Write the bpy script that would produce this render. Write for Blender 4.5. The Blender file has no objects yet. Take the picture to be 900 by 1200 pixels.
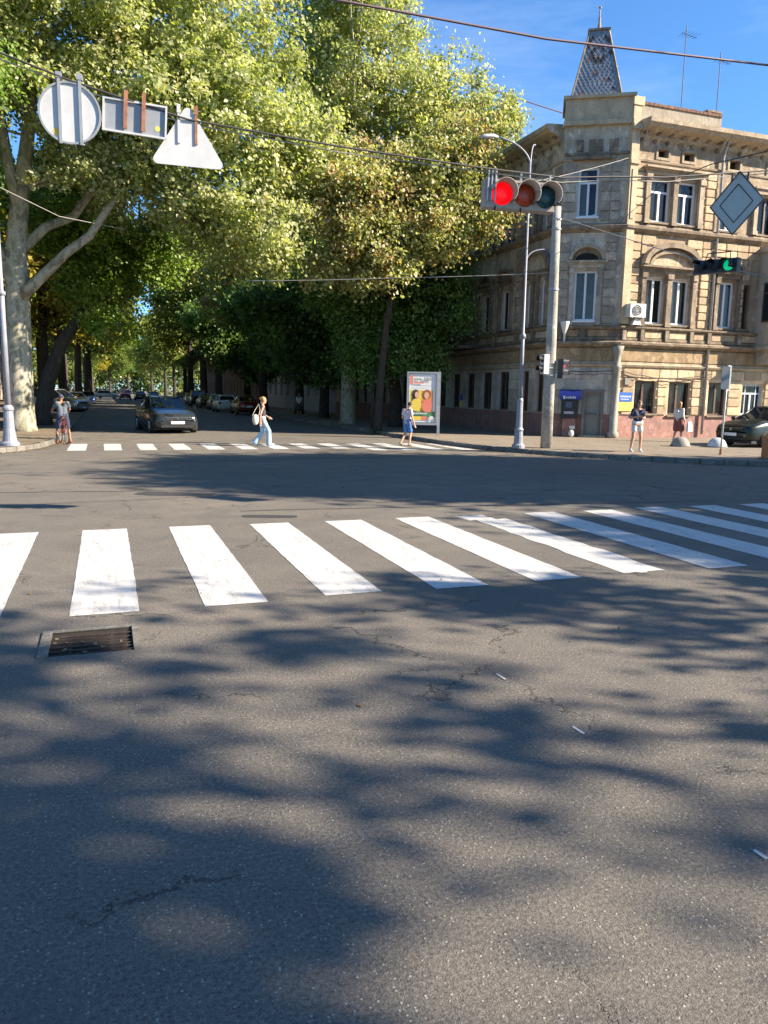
import bpy, bmesh, math, random
import numpy as np
from mathutils import Vector, Matrix
from math import sin, cos, pi, radians, sqrt, atan2
random.seed(7); RNG = np.random.default_rng(7)
S = bpy.context.scene
COL = S.collection

# ------------------------------------------------------------------ camera
def cam_axes(pitch, yaw, roll):
    f = Vector((sin(yaw)*cos(pitch), cos(yaw)*cos(pitch), -sin(pitch)))
    r = Vector((cos(yaw), -sin(yaw), 0)); u = r.cross(f)
    return f, r*cos(roll)+u*sin(roll), u*cos(roll)-r*sin(roll)
F_, R_, U_ = cam_axes(radians(8.7773), radians(19.8496), radians(1.0))
cam = bpy.data.cameras.new('camera'); co = bpy.data.objects.new('camera', cam); COL.objects.link(co)
M = Matrix((R_, U_, -F_)).transposed().to_4x4(); M.translation = Vector((0, 0, 1.85)); co.matrix_world = M
cam.sensor_fit = 'VERTICAL'; cam.sensor_height = 24.0; cam.lens = 24.0*902/1200; cam.clip_start = .05; cam.clip_end = 5000
S.camera = co

# ------------------------------------------------------------------ light
SUN_AZ, SUN_EL = radians(119), radians(31)      # azimuth clockwise from +Y
S.view_settings.view_transform = 'Standard'; S.view_settings.look = 'None'
S.view_settings.exposure = 1.58; S.view_settings.gamma = 1.0
W = bpy.data.worlds.new('World'); S.world = W; W.use_nodes = True
nt = W.node_tree; nt.nodes.clear()
wo = nt.nodes.new('ShaderNodeOutputWorld'); bg = nt.nodes.new('ShaderNodeBackground'); sk = nt.nodes.new('ShaderNodeTexSky')
sk.sky_type = 'NISHITA'; sk.sun_disc = False; sk.sun_elevation = SUN_EL; sk.sun_rotation = SUN_AZ
sk.air_density = 1.0; sk.dust_density = 0.25; sk.ozone_density = 3.0
bg.inputs['Strength'].default_value = 0.088
tc = nt.nodes.new('ShaderNodeTexCoord'); mp = nt.nodes.new('ShaderNodeMapping'); mp.inputs['Scale'].default_value = (1.2, 1.2, 6)
mp.inputs['Rotation'].default_value = (0.1, 0.35, 0.3)
nz = nt.nodes.new('ShaderNodeTexNoise'); nz.inputs['Scale'].default_value = 2.2; nz.inputs['Detail'].default_value = 7; nz.inputs['Roughness'].default_value = .62
rp = nt.nodes.new('ShaderNodeValToRGB'); rp.color_ramp.elements[0].position = .52; rp.color_ramp.elements[0].color = (0, 0, 0, 1); rp.color_ramp.elements[1].position = .82; rp.color_ramp.elements[1].color = (.12, .12, .12, 1)
mx = nt.nodes.new('ShaderNodeMix'); mx.data_type = 'RGBA'; mx.inputs['B'].default_value = (8, 8.6, 9.4, 1)
nt.links.new(tc.outputs['Generated'], mp.inputs['Vector']); nt.links.new(mp.outputs[0], nz.inputs['Vector']); nt.links.new(nz.outputs['Fac'], rp.inputs[0])
tint = nt.nodes.new('ShaderNodeMix'); tint.data_type = 'RGBA'; tint.blend_type = 'MULTIPLY'; tint.inputs['Factor'].default_value = 1; tint.inputs['B'].default_value = (.46, .73, .97, 1); nt.links.new(sk.outputs[0], tint.inputs['A'])
nt.links.new(rp.outputs[0], mx.inputs['Factor']); nt.links.new(tint.outputs['Result'], mx.inputs['A']); nt.links.new(mx.outputs['Result'], bg.inputs[0]); nt.links.new(bg.outputs[0], wo.inputs[0])
sl = bpy.data.lights.new('sun', 'SUN'); sl.energy = 5.0; sl.angle = radians(0.53); sl.color = (1, .86, .68)
so = bpy.data.objects.new('sun', sl); COL.objects.link(so)
sd = Vector((sin(SUN_AZ)*cos(SUN_EL), cos(SUN_AZ)*cos(SUN_EL), sin(SUN_EL)))
so.rotation_euler = sd.to_track_quat('Z', 'Y').to_euler(); so.location = sd*60

# ------------------------------------------------------------------ materials
class NB:
    def __init__(s, name):
        s.m = bpy.data.materials.new(name); s.m.use_nodes = True; s.t = s.m.node_tree
        s.b = s.t.nodes['Principled BSDF']; s.out = s.t.nodes['Material Output']; s.c = None
    def n(s, k, **kw):
        x = s.t.nodes.new(k)
        for a, v in kw.items():
            if hasattr(x, a): setattr(x, a, v)
            else: x.inputs[a].default_value = v
        return x
    def l(s, a, b): s.t.links.new(a, b)
    def coord(s, kind='Object'):
        if s.c is None: s.c = s.n('ShaderNodeTexCoord')
        return s.c.outputs[kind]
    def geo(s):
        return s.n('ShaderNodeNewGeometry').outputs['Position']
    def mapping(s, scale, src=None):
        m = s.n('ShaderNodeMapping'); m.inputs['Scale'].default_value = scale; s.l(src or s.geo(), m.inputs['Vector']); return m.outputs[0]
    def noise(s, scale, detail=4, rough=.55, src=None, dist=0):
        x = s.n('ShaderNodeTexNoise'); x.inputs['Scale'].default_value = scale; x.inputs['Detail'].default_value = detail
        x.inputs['Roughness'].default_value = rough; x.inputs['Distortion'].default_value = dist; s.l(src or s.geo(), x.inputs['Vector']); return x.outputs['Fac']
    def ramp(s, src, stops):
        r = s.n('ShaderNodeValToRGB'); e = r.color_ramp.elements
        while len(e) < len(stops): e.new(.5)
        for i, (p, c) in enumerate(stops):
            e[i].position = p; e[i].color = (c, c, c, 1) if not isinstance(c, tuple) else (*c, 1)
        s.l(src, r.inputs[0]); return r.outputs[0]
    def mix(s, f, a, b, mode='MIX'):
        x = s.n('ShaderNodeMix'); x.data_type = 'RGBA'; x.blend_type = mode
        for k, v in (('Factor', f), ('A', a), ('B', b)):
            if isinstance(v, (int, float)): x.inputs[k].default_value = v
            elif isinstance(v, tuple): x.inputs[k].default_value = (*v, 1)
            else: s.l(v, x.inputs[k])
        return x.outputs['Result']
    def math(s, op, a, b=0.0):
        x = s.n('ShaderNodeMath'); x.operation = op
        for i, v in enumerate((a, b)):
            if isinstance(v, (int, float)): x.inputs[i].default_value = v
            else: s.l(v, x.inputs[i])
        return x.outputs[0]
    def bump(s, h, strength=.3, dist=.02):
        b = s.n('ShaderNodeBump'); b.inputs['Strength'].default_value = strength; b.inputs['Distance'].default_value = dist
        s.l(h, b.inputs['Height']); s.l(b.outputs[0], s.b.inputs['Normal'])
    def fin(s, col=None, rough=.6, metal=0, spec=None):
        if col is not None:
            if isinstance(col, tuple): s.b.inputs['Base Color'].default_value = (*col, 1)
            else: s.l(col, s.b.inputs['Base Color'])
        if isinstance(rough, (int, float)): s.b.inputs['Roughness'].default_value = rough
        else: s.l(rough, s.b.inputs['Roughness'])
        s.b.inputs['Metallic'].default_value = metal
        if spec is not None: s.b.inputs['Specular IOR Level'].default_value = spec
        return s.m

MATS = {}
def plain(name, col, rough=.6, metal=0, vary=.18, scale=9, bump=0, coord='Object'):
    """paint, cloth or metal with a little wear"""
    if name in MATS: return MATS[name]
    b = NB(name); c = b.coord(coord)
    n1 = b.noise(scale, 5, .6, c); n2 = b.noise(scale*7, 3, .6, c)
    f = b.math('MULTIPLY', b.math('ADD', n1, b.math('MULTIPLY', n2, .5)), 1.0)
    r = b.ramp(f, [(.45, 1-vary), (1.0, 1+vary)])
    col_ = b.mix(1.0, col, r, 'MULTIPLY')
    if bump: b.bump(n2, bump, .01)
    MATS[name] = b.fin(col_, b.ramp(n1, [(.3, max(0, rough-.08)), (.7, min(1, rough+.1))]), metal); return MATS[name]
def emis(name, col, strength):
    b = NB(name); b.fin(col, .3); b.b.inputs['Emission Color'].default_value = (*col, 1); b.b.inputs['Emission Strength'].default_value = strength; return b.m

def mat_asphalt():
    b = NB('asphalt'); p = b.geo()
    big = b.noise(.22, 5, .6, p); mid = b.noise(1.7, 6, .62, p); fine = b.noise(55, 5, .75, p)
    grit = b.noise(170, 2, .7, p)
    base = b.mix(b.ramp(big, [(.35, 0), (.68, 1)]), (.135, .123, .105), (.19, .168, .138))
    base = b.mix(b.ramp(mid, [(.42, 0), (.75, .55)]), base, (.088, .083, .078))
    base = b.mix(1.0, base, b.ramp(fine, [(.28, .38), (.5, .95), (.72, 1.75)]), 'MULTIPLY')
    base = b.mix(1.0, base, b.ramp(grit, [(.3, .6), (.7, 1.35)]), 'MULTIPLY')
    # scattered pale stones showing in the worn binder
    v = b.n('ShaderNodeTexVoronoi'); v.inputs['Scale'].default_value = 62; b.l(p, v.inputs['Vector'])
    sep = b.n('ShaderNodeSeparateColor'); b.l(v.outputs['Color'], sep.inputs[0])
    st = b.math('MULTIPLY', b.ramp(v.outputs['Distance'], [(.2, 1), (.38, 0)]), b.ramp(sep.outputs[0], [(.80, 0), (.90, 1)]))
    base = b.mix(b.math('MULTIPLY', st, .75), base, (.42, .40, .36))
    dk = b.math('MULTIPLY', b.ramp(v.outputs['Distance'], [(.2, 1), (.36, 0)]), b.ramp(sep.outputs[1], [(.8, 0), (.86, 1)]))
    base = b.mix(b.math('MULTIPLY', dk, .6), base, (.03, .03, .03))
    # cracks: thin borders of big warped cells, only where a patch mask allows
    wv = b.n('ShaderNodeTexNoise'); wv.inputs['Scale'].default_value = 2.4; wv.inputs['Detail'].default_value = 6; wv.inputs['Roughness'].default_value = .7; b.l(p, wv.inputs['Vector'])
    wp = b.n('ShaderNodeVectorMath'); wp.operation = 'MULTIPLY_ADD'; b.l(wv.outputs['Color'], wp.inputs[0]); wp.inputs[1].default_value = (.9, .9, 0); b.l(p, wp.inputs[2])
    cr = None
    for sc, lo, wid in ((.55, .50, .006), (2.6, .60, .011)):
        vc = b.n('ShaderNodeTexVoronoi'); vc.feature = 'DISTANCE_TO_EDGE'; vc.inputs['Scale'].default_value = sc; b.l(wp.outputs[0], vc.inputs['Vector'])
        line = b.ramp(vc.outputs['Distance'], [(0, 1), (wid, 0)])
        msk = b.ramp(b.noise(.6 if sc < 1 else .45, 3, .6, b.mapping((1, 1, 1), p)), [(lo, 0), (lo+.05, 1)])
        x = b.math('MULTIPLY', line, msk); cr = x if cr is None else b.math('MAXIMUM', cr, x)
    base = b.mix(b.math('MULTIPLY', cr, .6), base, (.02, .02, .021))
    # faint dusty tyre lanes along both streets
    base = b.mix(b.ramp(b.noise(.9, 3, .5, b.mapping((.55, .55, 1), p), 1.2), [(.60, 0), (.615, .30)]), base, (.10, .095, .088))
    oil = b.noise(2.6, 4, .6, b.mapping((1, .5, 1), p)); base = b.mix(b.ramp(oil, [(.66, 0), (.78, .5)]), base, (.05, .048, .046))
    dust = b.noise(1, 4, .6, b.mapping((.9, .05, 1), p)); base = b.mix(b.ramp(dust, [(.52, 0), (.75, .28)]), base, (.19, .175, .15))
    h = b.math('ADD', b.math('MULTIPLY', fine, 1.0), b.math('ADD', b.math('MULTIPLY', grit, .5), b.math('ADD', b.math('MULTIPLY', st, .4), b.math('MULTIPLY', cr, -1.6))))
    b.bump(h, .9, .010)
    return b.fin(base, b.ramp(fine, [(.3, .72), (.7, .95)]), 0, .35)
def mat_patch():
    b = NB('fresh_asphalt'); p = b.geo(); f = b.noise(60, 4, .7, p)
    c = b.mix(1.0, (.035, .035, .037), b.ramp(f, [(.3, .6), (.7, 1.5)]), 'MULTIPLY'); b.bump(f, .6, .006); return b.fin(c, .85)
def mat_paint():
    b = NB('road_paint'); p = b.geo(); f = b.noise(48, 4, .7, p); m = b.noise(3.0, 6, .7, p); s = b.noise(11, 5, .7, b.mapping((1, .18, 1), p))
    c = b.mix(b.ramp(m, [(.45, 0), (.8, .35)]), (.52, .51, .49), (.38, .365, .34))
    c = b.mix(b.math('MULTIPLY', b.ramp(f, [(.50, 0), (.60, 1)]), b.ramp(s, [(.46, .0), (.60, 1)])), c, (.2, .19, .17))
    c = b.mix(b.ramp(s, [(.55, 0), (.72, .6)]), c, (.30, .285, .26))
    b.bump(f, .5, .004); return b.fin(c, .75)
def mat_pavement(name, c1, c2):
    b = NB(name); p = b.geo(); f = b.noise(35, 5, .7, p); m = b.noise(.8, 6, .65, p)
    c = b.mix(b.ramp(m, [(.35, 0), (.7, 1)]), c1, c2)
    c = b.mix(1.0, c, b.ramp(f, [(.3, .7), (.7, 1.25)]), 'MULTIPLY')
    c = b.mix(b.ramp(b.noise(6, 3, .8, p), [(.66, 0), (.72, .7)]), c, (.10, .07, .035))
    b.bump(f, .5, .008); return b.fin(c, .9)
def mat_stone(name, c1, c2, dirt=(.10, .085, .07), k=1.0, rnd=.25):
    """weathered plaster or stone"""
    b = NB(name); p = b.geo()
    m = b.noise(.9, 7, .65, p); s = b.noise(1.5, 6, .7, b.mapping((1.6, 1.6, .35), p)); f = b.noise(22, 5, .7, p); q = b.noise(4.2, 5, .65, p)
    c = b.mix(b.ramp(m, [(.36, 0), (.66, 1)]), c1, c2)
    c = b.mix(b.ramp(s, [(.52-.05*k, 0), (.80, .85*min(1, k))]), c, dirt)
    c = b.mix(b.ramp(q, [(.60, 0), (.72, .45)]), c, tuple(min(1, x*1.25) for x in c1))
    pe = b.noise(2.1, 8, .72, p, .4); c = b.mix(b.ramp(pe, [(.55, 0), (.575, .6*min(1, k))]), c, tuple(x*.66 for x in c2)); pe2 = b.noise(3.3, 8, .7, b.mapping((1, 1, .8), p), .3); c = b.mix(b.ramp(pe2, [(.57, 0), (.59, .6*min(1, k))]), c, tuple(min(.7, x*1.3+.04) for x in c1))
    oi = b.n('ShaderNodeObjectInfo')
    c = b.mix(1.0, c, b.ramp(oi.outputs['Random'], [(0, 1-rnd), (1, 1+rnd*.6)]), 'MULTIPLY')
    c = b.mix(1.0, c, b.ramp(f, [(.3, .78), (.7, 1.18)]), 'MULTIPLY')
    b.bump(b.math('ADD', f, b.math('MULTIPLY', q, 2)), .45, .02); return b.fin(c, .9)
def mat_bark_plane():
    b = NB('plane_bark'); p = b.geo(); m = b.noise(2.6, 4, .55, b.mapping((1, 1, .55), p), .6); f = b.noise(14, 5, .7, p)
    c = b.ramp(m, [(.38, (.18, .16, .115)), (.44, (.30, .275, .20)), (.52, (.40, .37, .29)), (.62, (.235, .225, .15))])
    c = b.mix(1.0, c, b.ramp(f, [(.3, .72), (.7, 1.2)]), 'MULTIPLY'); b.bump(f, .5, .03); return b.fin(c, .85)
def mat_bark_dark():
    b = NB('dark_bark'); p = b.geo(); f = b.noise(6, 6, .7, b.mapping((3, 3, .5), p))
    c = b.ramp(f, [(.35, (.022, .018, .014)), (.65, (.085, .068, .052))]); b.bump(f, .9, .05); return b.fin(c, .95)
def mat_leaf(name, stops, trans=.42):
    b = NB(name); a = b.n('ShaderNodeAttribute', attribute_name='tint')
    c = b.ramp(a.outputs['Fac'], stops)
    lg = b.noise(.45, 3, .6); c = b.mix(1.0, c, b.ramp(lg, [(.3, .72), (.7, 1.25)]), 'MULTIPLY')
    b.fin(c, .42, 0, .5)
    t = b.n('ShaderNodeBsdfTranslucent'); tcol = b.mix(1.0, c, (1.2, 1.3, .5), 'MULTIPLY'); b.l(tcol, t.inputs[0])
    ms = b.n('ShaderNodeMixShader'); ms.inputs[0].default_value = trans
    b.l(b.b.outputs[0], ms.inputs[1]); b.l(t.outputs[0], ms.inputs[2]); b.l(ms.outputs[0], b.out.inputs['Surface']); return b.m
def mat_glass(name='window_glass', tint=(.02, .025, .03), fac=.45, rough=.03):
    b = NB(name); b.fin(tint, rough, 0, .9); b.bump(b.noise(.9, 2, .5), .06, .05)
    t = b.n('ShaderNodeBsdfTransparent'); t.inputs[0].default_value = (.75, .8, .8, 1); ms = b.n('ShaderNodeMixShader'); ms.inputs[0].default_value = fac
    b.l(b.b.outputs[0], ms.inputs[1]); b.l(t.outputs[0], ms.inputs[2]); b.l(ms.outputs[0], b.out.inputs['Surface']); return b.m
def mat_carpaint(name, col, metal=.35):
    b = NB(name); n = b.noise(3, 4, .6, b.coord()); c = b.mix(b.ramp(n, [(.4, 0), (.8, .25)]), col, tuple(x*.6+.03 for x in col))
    b.fin(c, b.ramp(n, [(.3, .2), (.7, .36)]), metal); b.b.inputs['Coat Weight'].default_value = .7; b.b.inputs['Coat Roughness'].default_value = .08; return b.m

A_ASPH = mat_asphalt(); A_PATCH = mat_patch(); A_PAINT = mat_paint()
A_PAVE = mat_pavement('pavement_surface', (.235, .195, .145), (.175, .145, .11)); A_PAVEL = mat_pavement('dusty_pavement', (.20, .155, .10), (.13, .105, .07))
A_KERB = mat_stone('kerb_concrete', (.21, .195, .17), (.14, .13, .115), k=.8)
A_SOIL = mat_pavement('soil', (.08, .06, .04), (.05, .04, .03))
A_WALL = mat_stone('sandy_plaster', (.50, .395, .27), (.37, .275, .18), (.11, .08, .055), 1.6)
A_WALLS = mat_stone('weathered_shade_tone_plaster', (.53, .465, .37), (.38, .325, .25), (.12, .10, .08), 1.3)  # plaster of the shaded sides; shade and warm bounce put into the colour
A_BLOCK = mat_stone('sandy_stone', (.58, .44, .285), (.48, .355, .22), (.20, .14, .09), .75, .35)
A_BLOCKS = mat_stone('shade_tone_stone', (.44, .38, .30), (.34, .29, .225), (.10, .085, .07), 1.0, .3)  # the sandy stone again, toned in its colour for the shaded sides
A_TRIM = mat_stone('weathered_trim', (.32, .25, .175), (.20, .155, .11), (.06, .045, .035), 2.0)
A_TRIML = mat_stone('pale_trim', (.42, .34, .24), (.33, .26, .18), (.15, .115, .08), .9)
A_PIL = mat_stone('pilaster_plaster', (.52, .42, .28), (.44, .34, .22), (.2, .15, .1), .6)
A_CREAM = mat_stone('cream_render', (.40, .35, .27), (.33, .28, .21), (.18, .15, .11), .7)
A_OCHRE = mat_stone('ochre_frieze', (.42, .30, .17), (.33, .23, .13), (.12, .085, .05), 1.0)
A_PALEG = mat_stone('pale_ground_floor_plaster', (.47, .43, .36), (.38, .34, .28), (.18, .15, .12), .8)
A_PINK = mat_stone('pink_plinth_paint', (.33, .165, .13), (.27, .16, .14), (.16, .12, .11), 1.0)
A_GREYP = mat_stone('grey_plinth_render', (.26, .235, .21), (.21, .19, .17), (.1, .09, .08), 1.0)
A_TILE = mat_stone('roof_tile', (.20, .10, .06), (.14, .08, .055), (.05, .04, .035), 1.0)
A_PALE = mat_stone('pale_blue_render', (.50, .52, .54), (.42, .44, .46), (.25, .25, .25), .6)
A_REDDISH = mat_stone('reddish_brick_render', (.22, .11, .08), (.16, .085, .065), (.06, .045, .04), .8)
A_PVC = plain('white_window_frame', (.72, .73, .75), .4, vary=.08)
A_BROWNF = plain('brown_window_frame', (.10, .055, .035), .5)
A_BLUEF = plain('pale_blue_frame', (.45, .52, .60), .5, vary=.1)
A_GLASS = mat_glass(fac=.55); A_CARGLASS = mat_glass('car_glass', (.012, .016, .018), .12, .03)
A_DARKIN = plain('dark_interior', (.02, .018, .016), .9)
A_CURT = plain('curtain_cloth', (.62, .60, .56), .9, vary=.3, scale=3)
A_CURTR = plain('reddish_curtain', (.32, .16, .12), .9, vary=.3, scale=3)
A_CONC = mat_stone('pole_concrete', (.37, .345, .30), (.29, .27, .235), (.16, .15, .13), .9)
A_STEEL = plain('galvanised_steel', (.36, .37, .39), .45, .55, .2, 5)
A_PAINTPOLE = plain('grey_painted_pole', (.24, .25, .29), .5, .1, .18, 4)
A_SIGNB = plain('grey_sign_back', (.27, .29, .31), .5, .25, .14, 3)
A_SIGNW = plain('pale_sign_back', (.48, .49, .49), .5, .1, .12, 3)
A_RUST = plain('rusty_bracket', (.27, .12, .07), .85, 0, .5, 14)
A_WIRE = plain('cable_rubber', (.05, .045, .05), .6); A_WIREP = plain('cable_purple_brown', (.12, .075, .09), .6); A_WIREL = plain('grey_cable', (.30, .29, .27), .6)
A_HOUSING = plain('signal_housing', (.33, .285, .24), .55, 0, .2, 6)
A_VISOR = plain('signal_visor', (.36, .30, .25), .6, 0, .2, 8); A_DARKH = plain('black_signal_housing', (.018, .018, .02), .5)
A_RED = emis('lit_red_lens', (1.0, .0, .004), .34); A_GREENL = emis('lit_green_lens', (.0, .6, .24), .22)
A_AMBER = plain('unlit_amber_lens', (.34, .045, .012), .25, vary=.25, scale=30); A_UGREEN = plain('unlit_green_lens', (.005, .05, .06), .25, vary=.25, scale=30)
A_IRON = plain('dark_iron', (.025, .024, .025), .5, .4); A_GRIRON = plain('rusty_grate_iron', (.045, .034, .028), .75, .3, .5, 12)
A_RUB = plain('tyre_rubber', (.018, .018, .018), .85); A_RIM = plain('alloy_rim', (.42, .43, .44), .3, .8); A_BLKPL = plain('black_plastic', (.015, .015, .016), .6)
A_CHROME = plain('chrome', (.6, .6, .62), .15, 1.0, .05); A_PLATE = plain('number_plate', (.75, .75, .72), .4, vary=.05)
A_HEADL = plain('headlight_glass', (.55, .56, .50), .12, .3, .1); A_TAILL = plain('tail_light_glass', (.35, .02, .02), .2); A_ORL = plain('indicator_glass', (.7, .30, .03), .2)
A_WHITE = plain('white_plastic', (.62, .62, .60), .5, vary=.12)
A_BLUE = plain('blue_paint', (.02, .11, .42), .5, vary=.1); A_YEL = plain('yellow_paint', (.70, .50, .10), .6, vary=.1)
A_SKIN = plain('skin', (.50, .29, .20), .55, 0, .1, 12)
A_PLBARK = mat_bark_plane(); A_DKBARK = mat_bark_dark()
A_LPLANE = mat_leaf('plane_leaves', [(0, (.14, .18, .06)), (.35, (.30, .335, .125)), (.7, (.46, .465, .235)), (.9, (.64, .63, .44)), (1, (.44, .31, .14))], .52)
A_LGREEN = mat_leaf('locust_leaves', [(0, (.08, .15, .02)), (.5, (.18, .29, .04)), (1, (.30, .38, .07))])
A_LBROWN = mat_leaf('browning_leaves', [(0, (.13, .15, .05)), (.35, (.30, .33, .12)), (.65, (.46, .44, .20)), (.82, (.44, .27, .12)), (1, (.34, .14, .07))])
A_LDARK = mat_leaf('dark_leaves', [(0, (.045, .095, .03)), (.5, (.11, .21, .055)), (1, (.28, .38, .11))], .45)
A_LYELL = mat_leaf('yellowing_leaves', [(0, (.16, .17, .02)), (.5, (.42, .36, .04)), (1, (.50, .34, .05))])
A_LMID = mat_leaf('street_tree_leaves', [(0, (.06, .10, .02)), (.5, (.17, .22, .045)), (.85, (.28, .31, .07)), (1, (.34, .25, .06))])

# ------------------------------------------------------------------ mesh helpers
class MB:
    def __init__(s): s.v = []; s.f = []; s.m = []
    def add(s, vs, fs, mi=0):
        o = len(s.v); s.v += [tuple(v) for v in vs]; s.f += [tuple(i+o for i in f) for f in fs]; s.m += [mi]*len(fs); return s
    def hexa(s, p, mi=0):   # p: 4 bottom, 4 top
        return s.add(p, [(3, 2, 1, 0), (4, 5, 6, 7), (0, 1, 5, 4), (1, 2, 6, 5), (2, 3, 7, 6), (3, 0, 4, 7)], mi)
    def box(s, x0, x1, y0, y1, z0, z1, mi=0):
        return s.hexa([(x0, y0, z0), (x1, y0, z0), (x1, y1, z0), (x0, y1, z0), (x0, y0, z1), (x1, y0, z1), (x1, y1, z1), (x0, y1, z1)], mi)
    def quad(s, a, b, c, d, mi=0): return s.add([a, b, c, d], [(0, 1, 2, 3)], mi)
    def tube(s, pts, rad, n=8, mi=0, cap=True, squash=None):
        pts = [Vector(p) for p in pts]; k = len(pts)
        if not hasattr(rad, '__len__'): rad = [rad]*k
        prev = None; rings = []
        for i, p in enumerate(pts):
            d = (pts[min(i+1, k-1)]-pts[max(i-1, 0)])
            d = d.normalized() if d.length > 1e-9 else Vector((0, 0, 1))
            if prev is None:
                a = Vector((0, 0, 1)).cross(d)
                if a.length < .05: a = Vector((1, 0, 0))
                a = (a-d*a.dot(d)).normalized()
            else:
                a = prev-d*prev.dot(d); a = a.normalized() if a.length > 1e-6 else d.orthogonal().normalized()
            prev = a; b = d.cross(a)
            r = rad[i]
            rings.append([p+a*(r*cos(2*pi*j/n))+b*(r*sin(2*pi*j/n)) for j in range(n)])
        vs = [v for r_ in rings for v in r_]; fs = []
        for i in range(k-1):
            for j in range(n): fs.append((i*n+j, i*n+(j+1) % n, (i+1)*n+(j+1) % n, (i+1)*n+j))
        if cap: fs.append(tuple(range(n-1, -1, -1))); fs.append(tuple((k-1)*n+j for j in range(n)))
        return s.add(vs, fs, mi)
    def lathe(s, prof, c=(0, 0, 0), n=20, mi=0, axis='z', a0=0, a1=2*pi):
        full = abs(a1-a0-2*pi) < 1e-6; m = n if full else n+1; vs = []
        for r, z in prof:
            for j in range(m):
                t = a0+(a1-a0)*j/n; x, y = r*cos(t), r*sin(t)
                vs.append({'z': (c[0]+x, c[1]+y, c[2]+z), 'y': (c[0]+x, c[1]+z, c[2]+y), 'x': (c[0]+z, c[1]+x, c[2]+y)}[axis])
        fs = []
        for i in range(len(prof)-1):
            for j in range(n): fs.append((i*m+j, i*m+(j+1) % m, (i+1)*m+(j+1) % m, (i+1)*m+j))
        return s.add(vs, fs, mi)
    def sphere(s, c, r, n=12, mi=0, half=False):
        if not hasattr(r, '__len__'): r = (r, r, r)
        k = n//2; lo = 0 if half else -pi/2; o = len(s.v); vs = []; fs = []
        for i in range(k+1):
            t = lo+(pi/2-lo)*i/k
            for j in range(n): vs.append((c[0]+r[0]*cos(t)*cos(2*pi*j/n), c[1]+r[1]*cos(t)*sin(2*pi*j/n), c[2]+r[2]*sin(t)))
        for i in range(k):
            for j in range(n): fs.append((i*n+j, i*n+(j+1) % n, (i+1)*n+(j+1) % n, (i+1)*n+j))
        return s.add(vs, fs, mi)
    def mesh(s, name, mats, smooth=False, off=(0, 0, 0)):
        me = bpy.data.meshes.new(name)
        me.from_pydata([(v[0]-off[0], v[1]-off[1], v[2]-off[2]) for v in s.v], [], s.f)
        for m in (mats if isinstance(mats, (list, tuple)) else [mats]): me.materials.append(m)
        if len(me.materials) > 1: me.polygons.foreach_set('material_index', s.m)
        if smooth: me.polygons.foreach_set('use_smooth', [True]*len(me.polygons))
        me.validate(); me.update(); return me
    def build(s, name, mats, parent=None, smooth=False, world=True, label=None, kind=None, loc=None):
        """world=True: vertices are world coordinates, moved into the parent's frame"""
        off = (0, 0, 0)
        if parent is not None and world:
            off = root_loc(parent)
        if loc is not None: off = loc
        o = bpy.data.objects.new(name, s.mesh(name, mats, smooth, off)); COL.objects.link(o)
        if parent is not None:
            o.parent = parent
            if parent.parent is not None and world: o.location = (0, 0, 0)
        if loc is not None: o.location = loc
        if label: o['label'] = label
        if kind: o['kind'] = kind
        return o
def root_loc(o):
    while o.parent is not None: o = o.parent
    return tuple(o.location)
def thing(name, label, cat, loc=(0, 0, 0), rotz=0, group=None):
    o = bpy.data.objects.new(name, None); COL.objects.link(o); o.empty_display_size = .2
    o.location = loc; o.rotation_euler = (0, 0, rotz); o['label'] = label; o['category'] = cat
    if group: o['group'] = group
    return o
def tag(o, label, cat, group=None):
    o['label'] = label; o['category'] = cat
    if group: o['group'] = group
    return o
def clone(o, parent=None, label=None, loc=None, rotz=None, group=None):
    c = o.copy(); COL.objects.link(c)
    if parent is not None: c.parent = parent
    if label: c['label'] = label
    if group: c['group'] = group
    if loc is not None: c.location = loc
    if rotz is not None: c.rotation_euler = (0, 0, rotz)
    for ch in list(KIDS.get(o.name, [])): clone(ch, c)
    return c
KIDS = {}
def index_kids():
    KIDS.clear()
    for o in bpy.data.objects:
        if o.parent is not None: KIDS.setdefault(o.parent.name, []).append(o)
def bez(a, b, c, n=8):
    a, b, c = Vector(a), Vector(b), Vector(c)
    return [a*(1-t)**2+b*2*t*(1-t)+c*t*t for t in [i/n for i in range(n+1)]]

# ------------------------------------------------------------------ ground, roads, pavements
def poly_sheet(name, pts, z, mat, kind='structure', parent=None):
    bm = bmesh.new(); vs = [bm.verts.new((x, y, z)) for x, y in pts]; bm.faces.new(vs); bmesh.ops.triangulate(bm, faces=bm.faces[:])
    me = bpy.data.meshes.new(name); bm.to_mesh(me); bm.free(); me.materials.append(mat)
    o = bpy.data.objects.new(name, me); COL.objects.link(o)
    if kind: o['kind'] = kind
    if parent: o.parent = parent
    return o
g_ = MB(); g_.quad((-1500, -1500, -.7), (1500, -1500, -.7), (1500, 1500, -.7), (-1500, 1500, -.7))
o = g_.build('ground', A_SOIL); o['kind'] = 'structure'
GX0, GX1, GY0, GY1 = -.44, .13, 5.60, 6.16        # mouth of the drain
r_ = MB(); xs = [-1500, GX0, GX1, 1500]; ys = [-1500, GY0, GY1, 1500]
for i in range(3):
    for j in range(3):
        if i == 1 and j == 1: continue
        r_.quad((xs[i], ys[j], 0), (xs[i+1], ys[j], 0), (xs[i+1], ys[j+1], 0), (xs[i], ys[j+1], 0))
road = r_.build('road', A_ASPH); road['kind'] = 'structure'

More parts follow.
